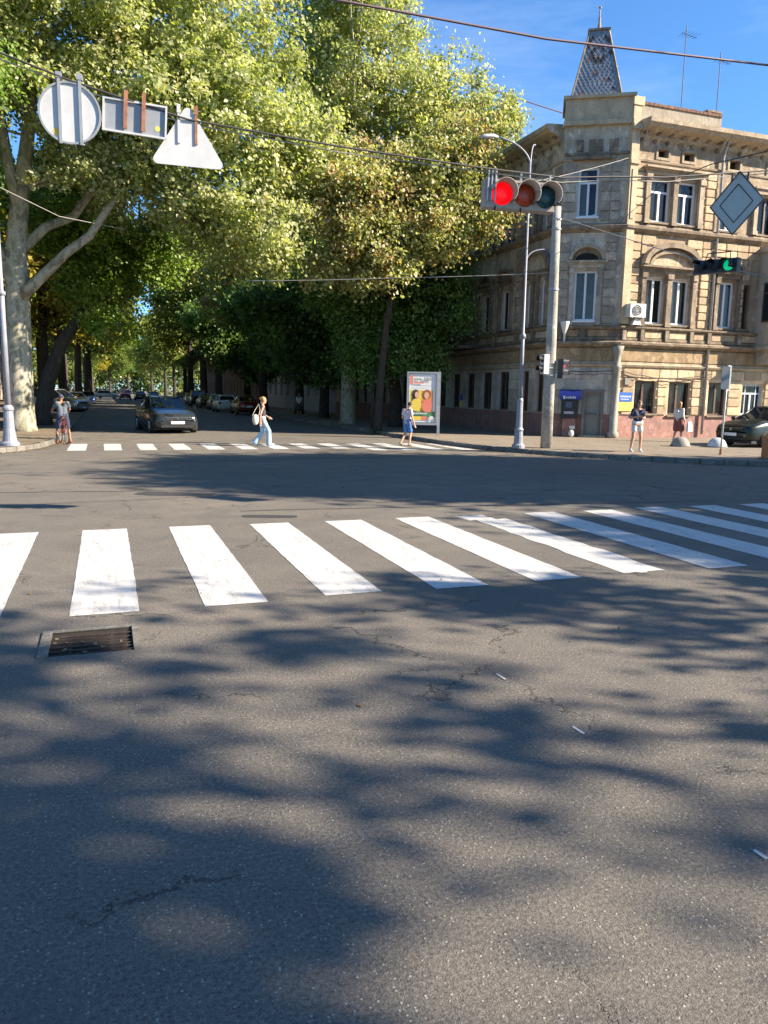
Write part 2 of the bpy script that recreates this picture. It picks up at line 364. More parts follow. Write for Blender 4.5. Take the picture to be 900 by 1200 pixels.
def ragged(x0, x1, y0, y1, z, n=9, amp=.012, rnd=random):
    """a painted or patched sheet with slightly uneven edges"""
    P = []
    for i in range(n): P.append((x0+(x1-x0)*i/n+rnd.uniform(-amp, amp), y0+rnd.uniform(-amp, amp)))
    for i in range(n*2): P.append((x1+rnd.uniform(-amp, amp), y0+(y1-y0)*i/(n*2)))
    for i in range(n): P.append((x1+(x0-x1)*i/n, y1+rnd.uniform(-amp, amp)))
    for i in range(n*2): P.append((x0+rnd.uniform(-amp, amp), y1+(y0-y1)*i/(n*2)))
    return P
for k in range(-2, 12):
    x0 = -.34+1.09*(k-1); w = .55; y0, y1 = 6.62, 10.66
    if k == 0: w = .56
    pts = ragged(x0, x0+w, y0+random.uniform(-.05, .05), y1+random.uniform(-.05, .05), 0, 14, .0045)
    if k in (6,):   # the worn stripe with a broken far end
        pts = ragged(x0+.02, x0+w, y0+.02, 10.2, 0, 8, .03)
    poly_sheet('crosswalk_stripe', pts, .004, A_PAINT, None, road)
poly_sheet('worn_stripe_end', ragged(5.0, 5.45, 10.2, 10.62, 0, 6, .05), .004, A_PAINT, None, road)
for k in range(13):
    x0 = -1.13+1.035*k
    sh = .0
    poly_sheet('crosswalk_stripe', ragged(x0, x0+.52, 24.62-(.09*k if k > 8 else .0), 27.6-.06*k, 0, 4, .012), .004, A_PAINT, None, road)
def blob(cx, cy, rx, ry, n=22, amp=.12, rnd=random):
    return [(cx+rx*cos(2*pi*i/n)*(1+rnd.uniform(-amp, amp)), cy+ry*sin(2*pi*i/n)*(1+rnd.uniform(-amp, amp))) for i in range(n)]
def flat_patch(cx, cy, rx, ry, rot):
    pts = []
    for i in range(28):
        t = 2*pi*i/28; sx = math.copysign(abs(cos(t))**.45, cos(t)); sy = math.copysign(abs(sin(t))**.6, sin(t))
        x, y = sx*rx*(1+random.uniform(-.06, .06)), sy*ry*(1+random.uniform(-.1, .1)); pts.append((cx+x*cos(rot)-y*sin(rot), cy+x*sin(rot)+y*cos(rot)))
    return pts
poly_sheet('asphalt_patch', flat_patch(1.13, 14.12, .70, .26, -.36), .005, A_PATCH, None, road)
poly_sheet('asphalt_patch', flat_patch(2.25, 11.25, .42, .12, -.3), .005, A_PATCH, None, road)
def seam(pts, w):
    L_ = []; R2 = []
    for i, p in enumerate(pts):
        a = Vector(pts[max(i-1, 0)]); b = Vector(pts[min(i+1, len(pts)-1)]); d = (b-a).normalized(); ww = w*random.uniform(.6, 1.3); L_.append((p[0]-d.y*ww, p[1]+d.x*ww)); R2.append((p[0]+d.y*ww, p[1]-d.x*ww))
    return L_+R2[::-1]
for (x0, y0, x1, y1, w) in ((1.9, 11.9, 10.5, 11.1, .022), (-4, 15.2, 1.0, 14.6, .02), (-.2, 20.4, 9.5, 21.2, .022)):
    poly_sheet('tar_seam', seam([(x0+(x1-x0)*i/30+random.gauss(0, .012), y0+(y1-y0)*i/30+random.gauss(0, .02)) for i in range(31)], w), .0048, A_PATCH, None, road)
for (x, y, L) in ((2.41, 4.33, .10), (2.43, 3.46, .09), (2.47, 2.21, .06)):     # last scraps of an old lane line
    poly_sheet('lane_mark', [(x-.016+L*.1, y-L*.6), (x+.012, y-L*.55), (x+.014-L*.1, y+L*.6), (x-.012, y+L*.5)], .004, A_PAINT, None, road)

RK = [(11.6, 150), (11.6, 34), (11.6, 27.6), (11.8, 25.0), (12.25, 22.9), (13.05, 21.0), (14.35, 19.35), (16.2, 17.4), (18.3, 16.1), (21, 15.4), (60, 15)]
LK = [(-1.5, 150), (-1.5, 29.4), (-1.62, 27.6), (-1.95, 25.6), (-2.75, 23.9), (-4.2, 23.1), (-60, 22.6)]
NR = [(13, -60), (12.6, 3), (12.9, 6.2), (14.4, 8.4), (17, 9.3), (60, 9.6)]
NL = [(-60, 5.4), (-9.5, 5.2), (-8.2, 4.4), (-7.6, 2.6), (-7.4, -60)]
def smooth_line(P, it=2):
    for _ in range(it):
        Q = [P[0]]
        for a, b in zip(P[:-1], P[1:]):
            if (a[0]-b[0])**2+(a[1]-b[1])**2 > 60: Q += [a, b]; continue
            Q += [(a[0]*.75+b[0]*.25, a[1]*.75+b[1]*.25), (a[0]*.25+b[0]*.75, a[1]*.25+b[1]*.75)]
        Q.append(P[-1]); P = Q
    out = [P[0]]
    for p in P[1:]:
        if (p[0]-out[-1][0])**2+(p[1]-out[-1][1])**2 > 1e-4: out.append(p)
    return out
RK = smooth_line(RK); LK = smooth_line(LK); NR = smooth_line(NR); NL = smooth_line(NL)
KS = MB(); KS.box(0, 1, 0, .17, -.1, .15); bmk = bmesh.new(); bmk.from_mesh(KS.mesh('kerb_stone', A_KERB)); bmesh.ops.bevel(bmk, geom=bmk.edges[:], offset=.022, segments=1, affect='EDGES')
KMESH = bpy.data.meshes.new('kerb_stone'); bmk.to_mesh(KMESH); KMESH.materials.append(A_KERB)
def pavement(name, line, close, mat, side, near, stone=1.0):
    """pavement sheet, a kerb of single stones near the camera and a plain strip beyond"""
    off = []
    for i, p in enumerate(line):
        a = Vector(line[max(i-1, 0)]); b = Vector(line[min(i+1, len(line)-1)]); d = (b-a).normalized(); n = Vector((-d.y, d.x))*side
        off.append((p[0]+n.x*.172, p[1]+n.y*.172))
    sh = poly_sheet(name, off+close, .146, mat)
    kb = MB(); acc = 0.0; cnt = 0
    kerb = bpy.data.objects.new('kerb', None); COL.objects.link(kerb); kerb['kind'] = 'structure'
    for a, b in zip(line[:-1], line[1:]):
        a, b = Vector(a), Vector(b); L = (b-a).length; d = (b-a)/L; n = Vector((-d.y, d.x))*side
        k = max(1, round(L/stone))
        if L > 5:
            k = round(L/1.0)
        for i in range(k):
            p = a+d*(L*i/k); q = a+d*(L*(i+1)/k)
            if near(p):
                s = bpy.data.objects.new('kerb_stone', KMESH); COL.objects.link(s); s.parent = kerb
                ln = (q-p).length; gap = .012
                s.location = (p.x+d.x*gap+n.x*random.uniform(-.008, .008), p.y+d.y*gap, random.uniform(-.014, .006)); s.scale = (ln-gap, 1 if side > 0 else -1, 1); s.rotation_euler = (0, random.uniform(-.006, .006), atan2(d.y, d.x)+random.uniform(-.008, .008)); cnt += 1
            else:
                kb.hexa([(p.x, p.y, -.05), (q.x, q.y, -.05), (q.x+n.x*.17, q.y+n.y*.17, -.05), (p.x+n.x*.17, p.y+n.y*.17, -.05), (p.x, p.y, .15), (q.x, q.y, .15), (q.x+n.x*.17, q.y+n.y*.17, .15), (p.x+n.x*.17, p.y+n.y*.17, .15)])
    if kb.v: x = kb.build('far_kerb_strip', A_KERB, kerb); x['kind'] = 'stuff'
    return sh
pavement('corner_pavement', RK, [(60, 150)], A_PAVE, 1, lambda p: 13 < p.y < 62 and p.x < 24)
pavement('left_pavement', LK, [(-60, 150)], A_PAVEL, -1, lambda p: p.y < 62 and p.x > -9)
pavement('near_right_pavement', NR, [(60, -60)], A_PAVE, -1, lambda p: False)
pavement('near_left_pavement', NL, [(-60, -60)], A_PAVE, -1, lambda p: False)

# ------------------------------------------------------------------ storm drain
dr = thing('storm_drain', 'rusty iron storm drain grate sunk in asphalt before the white stripes', 'storm drain', (-.155, 5.88, 0))
m = MB(); e = .07
for (a, b, c, d) in ((GX0-e, GX0-.001, GY0-.02, GY1+.02), (GX1+.001, GX1+e-.02, GY0-.02, GY1+.02), (GX0, GX1, GY1+.001, GY1+.03)):
    m.box(a, b, c, d, -.02, .012)
m.build('frame', mat_stone('drain_concrete', (.16, .15, .125), (.10, .095, .08), k=1), dr)
m = MB()
m.quad((GX0, GY0, -.001), (GX0, GY1, -.001), (GX0, GY1, -.4), (GX0, GY0, -.4)); m.quad((GX1, GY0, -.001), (GX1, GY1, -.001), (GX1, GY1, -.4), (GX1, GY0, -.4))
m.quad((GX0, GY0, -.001), (GX1, GY0, -.001), (GX1, GY0, -.4), (GX0, GY0, -.4)); m.quad((GX0, GY1, -.001), (GX1, GY1, -.001), (GX1, GY1, -.4), (GX0, GY1, -.4)); m.quad((GX0, GY0, -.3), (GX1, GY0, -.3), (GX1, GY1, -.3), (GX0, GY1, -.3), 1)
m.build('pit', [A_DARKIN, A_DARKIN], dr)  # walls and floor near-black: the shade down the pit is in the colour
bar = MB(); bar.box(-.285, .285, -.011, .011, -.03, 0)
bm_ = bar.mesh('bar', A_GRIRON)
for i in range(7):
    o = bpy.data.objects.new('bar', bm_); COL.objects.link(o); o.parent = dr; y = GY0+.035+(GY1-GY0-.07)*i/6
    o.location = (-.155-dr.location.x, y-dr.location.y, .002+random.uniform(-.006, .002)); o.rotation_euler = (random.uniform(-.2, .2), random.uniform(-.02, .02), random.uniform(-.03, .03))
for xx in (-.30, -.02):
    m = MB(); m.box(xx-.012, xx+.012, GY0, GY1, -.05, -.012); m.build('cross_bar', A_GRIRON, dr)
m = MB()
for i in range(60):
    x, y = random.uniform(GX0+.02, GX1-.05), random.uniform(GY0+.02, GY1-.05); s = random.uniform(.012, .03); a = random.uniform(0, 6); z = random.uniform(-.11, -.04) if i > 18 else random.uniform(-.02, .008)
    m.quad((x, y, z), (x+s*cos(a), y+s*sin(a), z+.008), (x+s*1.5*cos(a+.7), y+s*1.5*sin(a+.7), z+.012), (x+s*cos(a+1.5), y+s*sin(a+1.5), z+.002))
m.build('leaf_litter', A_TRIM, dr, kind='stuff')
m = MB()   # dead leaves blown along the kerbs and over the corner pavement
for i in range(4200):
    if i < 1200: x, y, z = random.uniform(-12, -1.2), random.uniform(23.2, 44), .152
    elif i < 2000: x, y, z = random.uniform(11.7, 24), random.uniform(17.5, 40), .152
    elif i < 2600: x, y, z = random.gauss(4, 9), random.uniform(1.5, 30), .006
    else:
        ln = RK if i % 3 else LK; q = random.randrange(len(ln)-1); f = random.random(); x = ln[q][0]*(1-f)+ln[q+1][0]*f-abs(random.gauss(0, .18))*(1 if i % 3 else -1); y = ln[q][1]*(1-f)+ln[q+1][1]*f-abs(random.gauss(0, .14)); z = .007
        if y > 48 or x < -12 or x > 22: continue
    if i < 2600 and z > .1 and x > 0 and (x-11.7)*1.3+(y-20)*1.0 < 3: continue
    if i < 1200 and (x > -1.8 or (x > -3 and y < 25)): z = .006
    s = random.uniform(.02, .05)*(1 if y > 12 else .5); a = random.uniform(0, 6)
    if y < 4: continue
    m.quad((x, y, z), (x+s*cos(a), y+s*sin(a), z+random.uniform(0, .02)), (x+s*1.3*cos(a+.8), y+s*1.3*sin(a+.8), z+.008), (x+s*cos(a+1.6), y+s*sin(a+1.6), z+.003))
o = m.build('fallen_leaves', MATS.setdefault('dead', plain('dead_leaf', (.17, .10, .04), .8, vary=.4))); o['kind'] = 'stuff'; o['label'] = 'small dry leaves scattered over road and pavement'

# ------------------------------------------------------------------ corner building
CL = Vector((17.96, 28.84)); CR = Vector((20.16, 27.5))
dch = (CR-CL).normalized()
class Fr:
    """a facade plane: origin, unit direction along it, outward normal"""
    def __init__(s, o, d, n): s.o, s.d, s.n = Vector(o), Vector(d).normalized(), Vector(n).normalized()
    def p(s, u, z, off=0): v = s.o+s.d*u+s.n*off; return (v.x, v.y, z)
FR = Fr(CR, (1, 0), (0, -1)); FC = Fr(CL, dch, (dch.y, -dch.x)); FL = Fr(CL, (0, 1), (-1, 0))
LC = (CR-CL).length
def fbox(mb, fr, u0, u1, z0, z1, o0, o1, mi=0):
    P = fr.p; mb.hexa([P(u0, z0, o0), P(u1, z0, o0), P(u1, z0, o1), P(u0, z0, o1), P(u0, z1, o0), P(u1, z1, o0), P(u1, z1, o1), P(u0, z1, o1)], mi)
def wall_holes(mb, fr, u0, u1, z0, z1, holes, depth=.28, mi=0):
    us = sorted({u0, u1, *[h[0] for h in holes], *[h[1] for h in holes]}); zs = sorted({z0, z1, *[h[2] for h in holes], *[h[3] for h in holes]})
    us = [u for u in us if u0 <= u <= u1]; zs = [z for z in zs if z0 <= z <= z1]
    for a, b in zip(us[:-1], us[1:]):
        for c, d in zip(zs[:-1], zs[1:]):
            cu, cz = (a+b)/2, (c+d)/2
            if any(h[0] < cu < h[1] and h[2] < cz < h[3] for h in holes): continue
            mb.quad(fr.p(a, c), fr.p(b, c), fr.p(b, d), fr.p(a, d), mi)
    for h in holes:
        a, b, c, d = h[:4]
        if c >= z1 or d <= z0: continue
        P = fr.p
        mb.quad(P(a, c), P(b, c), P(b, c, -depth), P(a, c, -depth), mi); mb.quad(P(a, d), P(b, d), P(b, d, -depth), P(a, d, -depth), mi)
        mb.quad(P(a, c), P(a, d), P(a, d, -depth), P(a, c, -depth), mi); mb.quad(P(b, c), P(b, d), P(b, d, -depth), P(b, c, -depth), mi)
B = thing('corner_building', 'old three-storey sandy stone corner building with chamfered corner and scaled spire', 'building', (20.16, 27.5, .15))
UR = 13.5; ULN = 33.0
# openings (u0,u1,z0,z1,style)
wR = [(1.12, 2.12, 9.0, 10.72, 'pvc'), (2.42, 3.42, 9.0, 10.72, 'pvc'), (4.75, 5.65, 8.95, 10.3, 'pvc'), (6.75, 7.75, 8.95, 10.5, 'dark'), (8.9, 9.9, 8.95, 10.5, 'pvc'),
      (1.18, 2.1, 4.92, 6.8, 'tall'), (2.5, 3.42, 4.92, 6.8, 'tall'), (4.95, 5.85, 4.9, 6.86, 'tall'), (6.25, 6.7, 4.9, 6.8, 'dark'),
      (.95, 2.05, 1.18, 2.56, 'shop'), (2.72, 3.86, 1.12, 2.54, 'shopr'), (4.86, 5.86, 1.12, 2.56, 'dark'), (6.75, 7.95, 1.14, 2.53, 'blue'), (9.2, 10.3, 1.14, 2.53, 'dark')]
vR = [(1.33, 1.83, 11.52, 11.84), (2.62, 3.14, 11.52, 11.84), (5.0, 5.55, 11.45, 11.82), (7.1, 7.6, 11.45, 11.82)]
wC = [(.62, 1.42, 9.12, 11.05, 'pvct'), (.66, 1.56, 4.98, 7.0, 'pvc2')]
doorC = (1.36, 2.02, .17, 2.02)
GL = [(.80, 1.38), (2.05, 2.62), (3.87, 4.87), (5.62, 6.62), (7.5, 8.45), (9.26, 10.2), (11.1, 12.0)]
WL2 = [(.80, 1.42), (2.0, 2.6), (3.94, 4.9), (5.9, 6.9), (7.55, 8.5), (9.15, 10.2), (11.1, 12.0)]
for k in range(10): GL.append((13.0+2*k, 13.95+2*k)); WL2.append((13.0+2*k, 13.95+2*k))
wL = [(a, b, 1.15, 2.95, 'darkg') for a, b in GL]+[(a, b, 4.88, 6.74, 'half') for a, b in WL2]+[(a, b, 8.75, 10.3, 'half') for a, b in WL2]
vL = [(a+.2, b-.2, 11.35, 11.75) for a, b in WL2]
def zsplit(frame, holes, u0, u1, mats, vents=()):
    H = [h[:4] for h in holes]+[v[:4] for v in vents]
    for i, (z0, z1, mat, nm) in enumerate(mats):
        m = MB(); wall_holes(m, frame, u0, u1, z0, z1, [h for h in H if h[2] < z1 and h[3] > z0 and h[2] >= z0-.01 or (h[2] < z1 and h[3] > z0)])
        m.build(nm, mat, B)
def clampz(frame, holes, u0, u1, mats, vents=()):
    for z0, z1, mat, nm in mats:
        H = [(h[0], h[1], max(h[2], z0), min(h[3], z1)) for h in list(holes)+list(vents) if h[2] < z1-.01 and h[3] > z0+.01]
        m = MB(); wall_holes(m, frame, u0, u1, z0, z1, H); m.build(nm, mat, B)
clampz(FR, wR, 0, UR, [(.1, 1.10, A_PINK, 'plinth'), (1.10, 3.3, A_BLOCK, 'ground_floor_wall'), (3.3, 12.6, A_WALL, 'upper_wall')], vR)
clampz(FC, wC+[doorC], 0, LC, [(.1, 1.12, A_PINK, 'plinth'), (1.12, 3.3, A_PALEG, 'ground_floor_wall'), (3.3, 12.9, A_WALLS, 'upper_wall')])
clampz(FL, wL, 0, ULN, [(.1, 1.12, A_PINK, 'plinth'), (1.12, 3.3, A_PALEG, 'ground_floor_wall'), (3.3, 12.6, A_WALLS, 'upper_wall')], vL)
# plain rear, partition and roof so the inside is dark
m = MB(); xr, yb = CR.x+UR, CL.y+ULN
m.quad((xr, 27.5, .1), (xr, 40, .1), (xr, 40, 12.6), (xr, 27.5, 12.6)); m.quad((xr, 40, .1), (28, 40, .1), (28, 40, 12.6), (xr, 40, 12.6))
m.quad((28, 40, .1), (28, yb, .1), (28, yb, 12.6), (28, 40, 12.6)); m.quad((28, yb, .1), (17.96, yb, .1), (17.96, yb, 12.6), (28, yb, 12.6)); m.build('rear_wall', A_WALLS, B)
m = MB()
for fr, ua, ub in ((FR, .1, UR-.1), (FL, .1, ULN-.1)):
    for z in (.2, 4.0, 8.2): m.quad(fr.p(ua, z, -.9), fr.p(ub, z, -.9), fr.p(ub, z+3.6, -.9), fr.p(ua, z+3.6, -.9))
m.build('dark_room_backing', A_DARKIN, B)  # near-black backing sheets stand in for the unlit rooms
m = MB()      # low roof behind the eaves
m.hexa([(18.3, 29.2, 12.62), (20.4, 28, 12.62), (xr, 27.2, 12.62), (xr, 40, 12.62), (20.5, 31.5, 13.5), (21.5, 30.6, 13.5), (xr, 31, 13.5), (xr, 38, 13.5)])
m.hexa([(17.4, 29.5, 12.66), (28, 29.5, 12.66), (28, yb, 12.66), (17.4, yb, 12.66), (21, 31.5, 13.9), (25, 31.5, 13.9), (25, yb, 13.9), (21, yb, 13.9)])
roofo = m.build('roof', A_TILE, B)
# mouldings swept round the three facades
PL = [(17.96, CL.y+ULN), tuple(CL), tuple(CR), (CR.x+UR, 27.5)]
def moulding(name, prof, mat, line=PL, u_trim=None):
    pts = [Vector(p) for p in line]; offs = []
    for i, p in enumerate(pts):
        ns = []
        if i > 0: d = (p-pts[i-1]).normalized(); ns.append(Vector((d.y, -d.x)))
        if i < len(pts)-1: d = (pts[i+1]-p).normalized(); ns.append(Vector((d.y, -d.x)))
        if len(ns) == 2: b = (ns[0]+ns[1]); b = b/(1+ns[0].dot(ns[1])) if (1+ns[0].dot(ns[1])) > .1 else ns[0]
        else: b = ns[0]
        offs.append(b)
    # outward must point to the street (left of travel is inside)
    m = MB(); vs = []; k = len(prof)
    for p, b in zip(pts, offs):
        for (o_, z) in prof: vs.append((p.x+b.x*o_*SG, p.y+b.y*o_*SG, z))
    fs = []
    for i in range(len(pts)-1):
        for j in range(k-1): fs.append((i*k+j, (i+1)*k+j, (i+1)*k+j+1, i*k+j+1))
    fs += [tuple(range(k-1, -1, -1)), tuple((len(pts)-1)*k+j for j in range(k))]; m.add(vs, fs); return m.build(name, mat, B)
SG = 1
# travelling PL: down the left facade (-Y) then chamfer then right: outward normal = (d.y,-d.x) for d=(0,-1) gives (-1,0): outward
moulding('string_course', [(0, 3.08), (.10, 3.12), (.14, 3.2), (.05, 3.24), (.05, 3.3), (0, 3.32)], A_TRIML)
moulding('frieze', [(.0, 3.34), (.05, 3.36), (.05, 3.86), (0, 3.9)], A_OCHRE)
moulding('cornice', [(0, 3.9), (.12, 3.94), (.26, 4.02), (.28, 4.10), (.16, 4.13), (.14, 4.17), (0, 4.18)], A_TRIM)
moulding('parapet_band', [(.0, 4.18), (.10, 4.2), (.10, 4.30), (.04, 4.32), (.04, 4.62), (.14, 4.64), (.20, 4.70), (.20, 4.76), (0, 4.80)], A_TRIM)
moulding('string_course', [(0, 8.50), (.06, 8.52), (.22, 8.64), (.24, 8.74), (.08, 8.80), (.06, 8.86), (0, 8.88)], A_TRIM)
moulding('string_course', [(0, 11.28), (.05, 11.29), (.07, 11.36), (0, 11.40)], A_TRIML)
# eaves on the two long sides only; the chamfer carries its own block
def eaves(line):
    return moulding('eaves', [(0, 12.12), (.10, 12.18), (.16, 12.32), (.62, 12.46), (.66, 12.52), (.74, 12.58), (.76, 12.74), (.60, 12.76), (0, 12.80)], A_TRIML, line)
eaves([(17.96, CL.y+ULN), (17.96, 29.05)]); eaves([(20.5, 27.5), (CR.x+UR, 27.5)])
for fr, ua, ub in ((FR, .45, UR), (FL, .35, ULN)):
    u = ua; k = 0
    while u < ub and (fr is FR or u < 16):
        m = MB(); P = fr.p
        w = .13
        vs = []
        for uu in (u, u+w): vs += [P(uu, 12.38, 0), P(uu, 12.0, 0), P(uu, 12.06, .06), P(uu, 12.26, .10), P(uu, 12.32, .34), P(uu, 12.44, .34)]
        m.add(vs, [(0, 1, 2, 3, 4, 5), (11, 10, 9, 8, 7, 6)]+[(i, (i+1) % 6, 6+(i+1) % 6, 6+i) for i in range(6)])
        m.build('eaves_bracket', A_TRIM, B); u += .62
# chamfer: attic block, pilaster strips
m = MB()
fbox(m, FC, -.05, LC+.0, 12.78, 13.62, -1.9, .12); fbox(m, FC, -.14, LC+.1, 13.62, 13.74, -2.0, .24); fbox(m, FC, -.10, LC+.05, 12.62, 12.78, -1.8, .2)
m.build('attic_block', A_PIL, B)
m = MB(); fbox(m, FC, .0, LC-.02, 11.5, 11.6, 0, .10); fbox(m, FC, .35, 1.85, 11.3, 11.42, 0, .26); fbox(m, FC, .4, 1.8, 11.42, 11.5, 0, .16)
fbox(m, FC, .45, .75, 11.66, 12.1, 0, .05); fbox(m, FC, .95, 1.5, 11.66, 12.1, 0, .05); fbox(m, FC, 1.75, 2.1, 11.66, 12.1, 0, .05); m.build('window_cornice', A_TRIM, B)
m = MB(); fbox(m, FR, -.06, .30, 4.85, 13.3, -.05, .16); fbox(m, FR, .04, .2, 9.0, 10.9, .16, .19); fbox(m, FR, -.08, .36, 11.1, 11.25, .0, .22); fbox(m, FR, -.08, .36, 12.4, 12.6, .0, .26); fbox(m, FR, -.1, .4, 13.3, 13.62, -.3, .2)
m.build('pilaster', A_PIL, B)
m = MB(); c = FC.p(LC-.02, 0, .04)
m.lathe([(.0, .12), (.24, .12), (.24, .35), (.17, .42), (.165, 3.0), (.2, 3.06), (.2, 3.12), (.14, 3.2), (.14, 3.45), (.2, 3.7), (.26, 3.95), (.0, 3.96)], (c[0], c[1], 0), 18)
m.build('corner_column', A_PALEG, B, smooth=True)
m = MB(); fbox(m, FR, .32, 4.42, 12.78, 13.42, -.35, .0); m.build('parapet', A_CREAM, B)
m = MB(); u = .32
while u < 4.4:
    w = random.uniform(.16, .3); z = 13.42+random.uniform(0, .03); fbox(m, FR, u, min(u+w-.02, 4.44), 13.42, z+.09, -.40, .05); u += w
m.build('parapet_coping', A_TILE, B, kind='stuff')
m = MB(); fbox(m, FR, 3.75, 4.5, 13.62, 13.70, -.5, -.1); fbox(m, FR, 4.2, 4.32, 13.4, 13.62, -.35, -.25); m.build('chimney_cowl', A_TRIM, B)
# spire
cx, cy, _ = FC.p(LC/2-.15, 0, -1.05)
sp = MB(); z0, z1, hb, ht = 13.74, 16.45, .98, .37
def spc(h, z): return [tuple(Vector((cx, cy))+FC.d*a*h+FC.n*b*h)+(z,) for a, b in ((-1, 1), (1, 1), (1, -1), (-1, -1))]
sp.hexa(spc(hb, z0)+spc(ht, z1)); spo = sp.build('spire', plain('spire_zinc', (.30, .30, .29), .5, .2, .25, 4), B)
A_SH1 = plain('zinc_shingle', (.20, .23, .26), .45, .2, .3, 2); A_SH2 = plain('dark_shingle', (.05, .045, .05), .6, 0, .3, 2); A_SH3 = plain('rusty_shingle', (.22, .12, .09), .7, 0, .3, 2)
sh = MB()
for face in range(4):
    rows = 22
    for r in range(rows):
        t = (r+.5)/rows; h = hb+(ht-hb)*t; z = z0+(z1-z0)*t; n = max(3, round(h*2/.18)); 
        for i in range(n+(r % 2)):
            s = (-1+2*(i+(.5 if r % 2 == 0 else 0))/n)*h
            if abs(s) > h-.04: continue
            fd, fn = [(FC.d, FC.n), (-FC.n, FC.d), (-FC.d, -FC.n), (FC.n, -FC.d)][face]
            b2 = Vector((cx, cy))+fd*s; o1 = h+.012; o2 = h+.035
            mi = 0; q = abs(s)/.18
            if t > .5 and (round(q) + r) % 4 == 0 and random.random() < .7: mi = 1
            if .42 < t < .82 and random.random() < .16: mi = 1
            if t < .35 and random.random() < .12: mi = 1
            if random.random() < .03: mi = 2
            dz = (z1-z0)/rows*1.05; ww = .088
            def P(ds, zz, oo): v = Vector((cx, cy))+fd*(s+ds)+fn*(oo+(hb-ht)*-(zz-z)/(z1-z0)); return (v.x, v.y, zz)
            sh.quad(P(0, z-dz, o2), P(ww, z, o1+.012), P(0, z+dz, o1-.006), P(-ww, z, o1+.012), mi)
sh.build('shingles', [A_SH1, A_SH2, A_SH3], B, kind='stuff')
m = MB()
fn_, fd_ = FC.n, FC.d
for a, b in ((-1, 1), (1, 1), (1, -1), (-1, -1)):
    p = Vector((cx, cy))+fd_*a*hb+fn_*b*hb; q = Vector((cx, cy))+fd_*a*ht+fn_*b*ht; m.tube([(p.x, p.y, z0), (q.x, q.y, z1)], .045, 6)
m.hexa(spc(ht+.07, z1)+spc(ht+.07, z1+.08)); m.build('spire_trim', A_TRIM, B)
m = MB(); m.lathe([(0, 0), (.08, 0), (.05, .15), (.075, .25), (.04, .4), (.055, .5), (.03, .62), (.03, .85), (.0, .86)], (cx, cy, z1+.08), 10); m.lathe([(.0, -.07), (.07, 0), (0, .07)], (cx, cy, z1+1.02), 10); m.build('finial', A_TRIML, B, smooth=True)
# windows
def window(fr, u0, u1, z0, z1, style):
    P = fr.p; fm = A_PVC if style in ('pvc', 'tall', 'pvct', 'pvc2', 'half') else (A_BLUEF if style == 'blue' else A_BROWNF)
    d0, d1 = -.20, -.13; t = .085
    m = MB(); fbox(m, fr, u0, u0+t, z0, z1, d0, d1); fbox(m, fr, u1-t, u1, z0, z1, d0, d1); fbox(m, fr, u0+t, u1-t, z0, z0+t, d0, d1); fbox(m, fr, u0+t, u1-t, z1-t, z1, d0, d1)
    um = (u0+u1)/2; zt = z1-t
    if style in ('pvc', 'pvct', 'blue'):
        zt = z0+(z1-z0)*.70; fbox(m, fr, u0+t, u1-t, zt-.04, zt+.04, d0+.002, d1+.003)
    if style == 'shop' or style == 'shopr': um = u0+(u1-u0)*.45
    fbox(m, fr, um-.045, um+.045, z0+t, (zt-.04 if zt < z1-t-.01 else zt), d0+.002, d1+.004)
    if style == 'blue':
        for q in (.25, .75): fbox(m, fr, u0+(u1-u0)*q-.02, u0+(u1-u0)*q+.02, z0+t, z1-t, d0+.02, d1-.002)
    w = m.build('window', fm, B)
    m = MB()
    for a, b in ((u0+t, um), (um, u1-t)):
        tl = random.uniform(-.025, .025)
        m.quad(P(a, z0+t, -.17+tl), P(b, z0+t, -.17-tl), P(b, z1-t, -.17-tl*.5), P(a, z1-t, -.17+tl*.5))
    m.build('pane', A_GLASS, w)
    if style not in ('darkg',):
        m = MB(); fbox(m, fr, u0-.06, u1+.06, z0-.07, z0+.002, -.25, .10); m.build('sill', A_PVC if style in ('pvc2', 'pvct') else A_TRIM, w)
    if style in ('pvc', 'tall', 'pvct', 'pvc2', 'half', 'shopr', 'shop') and random.random() < 2:
        m = MB(); n = 12
        for (a, b) in (((u0+t, um-.05), (um+.05, u1-t)) if random.random() < .8 else ((u0+t, um-.05),)):
            if style == 'shop' : a, b = um+.05, u1-t
            for i in range(n):
                ua, ub = a+(b-a)*i/n, a+(b-a)*(i+1)/n; oa, ob = -.34+.025*(i % 2), -.34+.025*((i+1) % 2)
                zb = z0+t if random.random() < 2 else z0
                m.quad(P(ua, zb, oa), P(ub, zb, ob), P(ub, z1-t, ob), P(ua, z1-t, oa))
        m.build('curtain', A_CURTR if style == 'shopr' else A_CURT, w)
    return w
for h in wR: window(FR, *h)
for h in wC: window(FC, *h)
for h in wL:
    window(FL, *h)
for fr, V in ((FR, vR), (FL, vL[:9])):
    for (a, b, c, d) in V:
        m = MB(); m.quad(fr.p(a, c, -.27), fr.p(b, c, -.27), fr.p(b, d, -.27), fr.p(a, d, -.27)); m.build('attic_vent', A_DARKIN, B)
        m = MB(); fbox(m, fr, a-.1, b+.1, c-.1, c-.003, 0, .05); fbox(m, fr, a-.1, b+.1, d+.003, d+.08, 0, .05); fbox(m, fr, a-.1, a-.003, c, d, 0, .045); fbox(m, fr, b+.003, b+.1, c, d, 0, .045); m.build('vent_surround', A_TRIML, B)
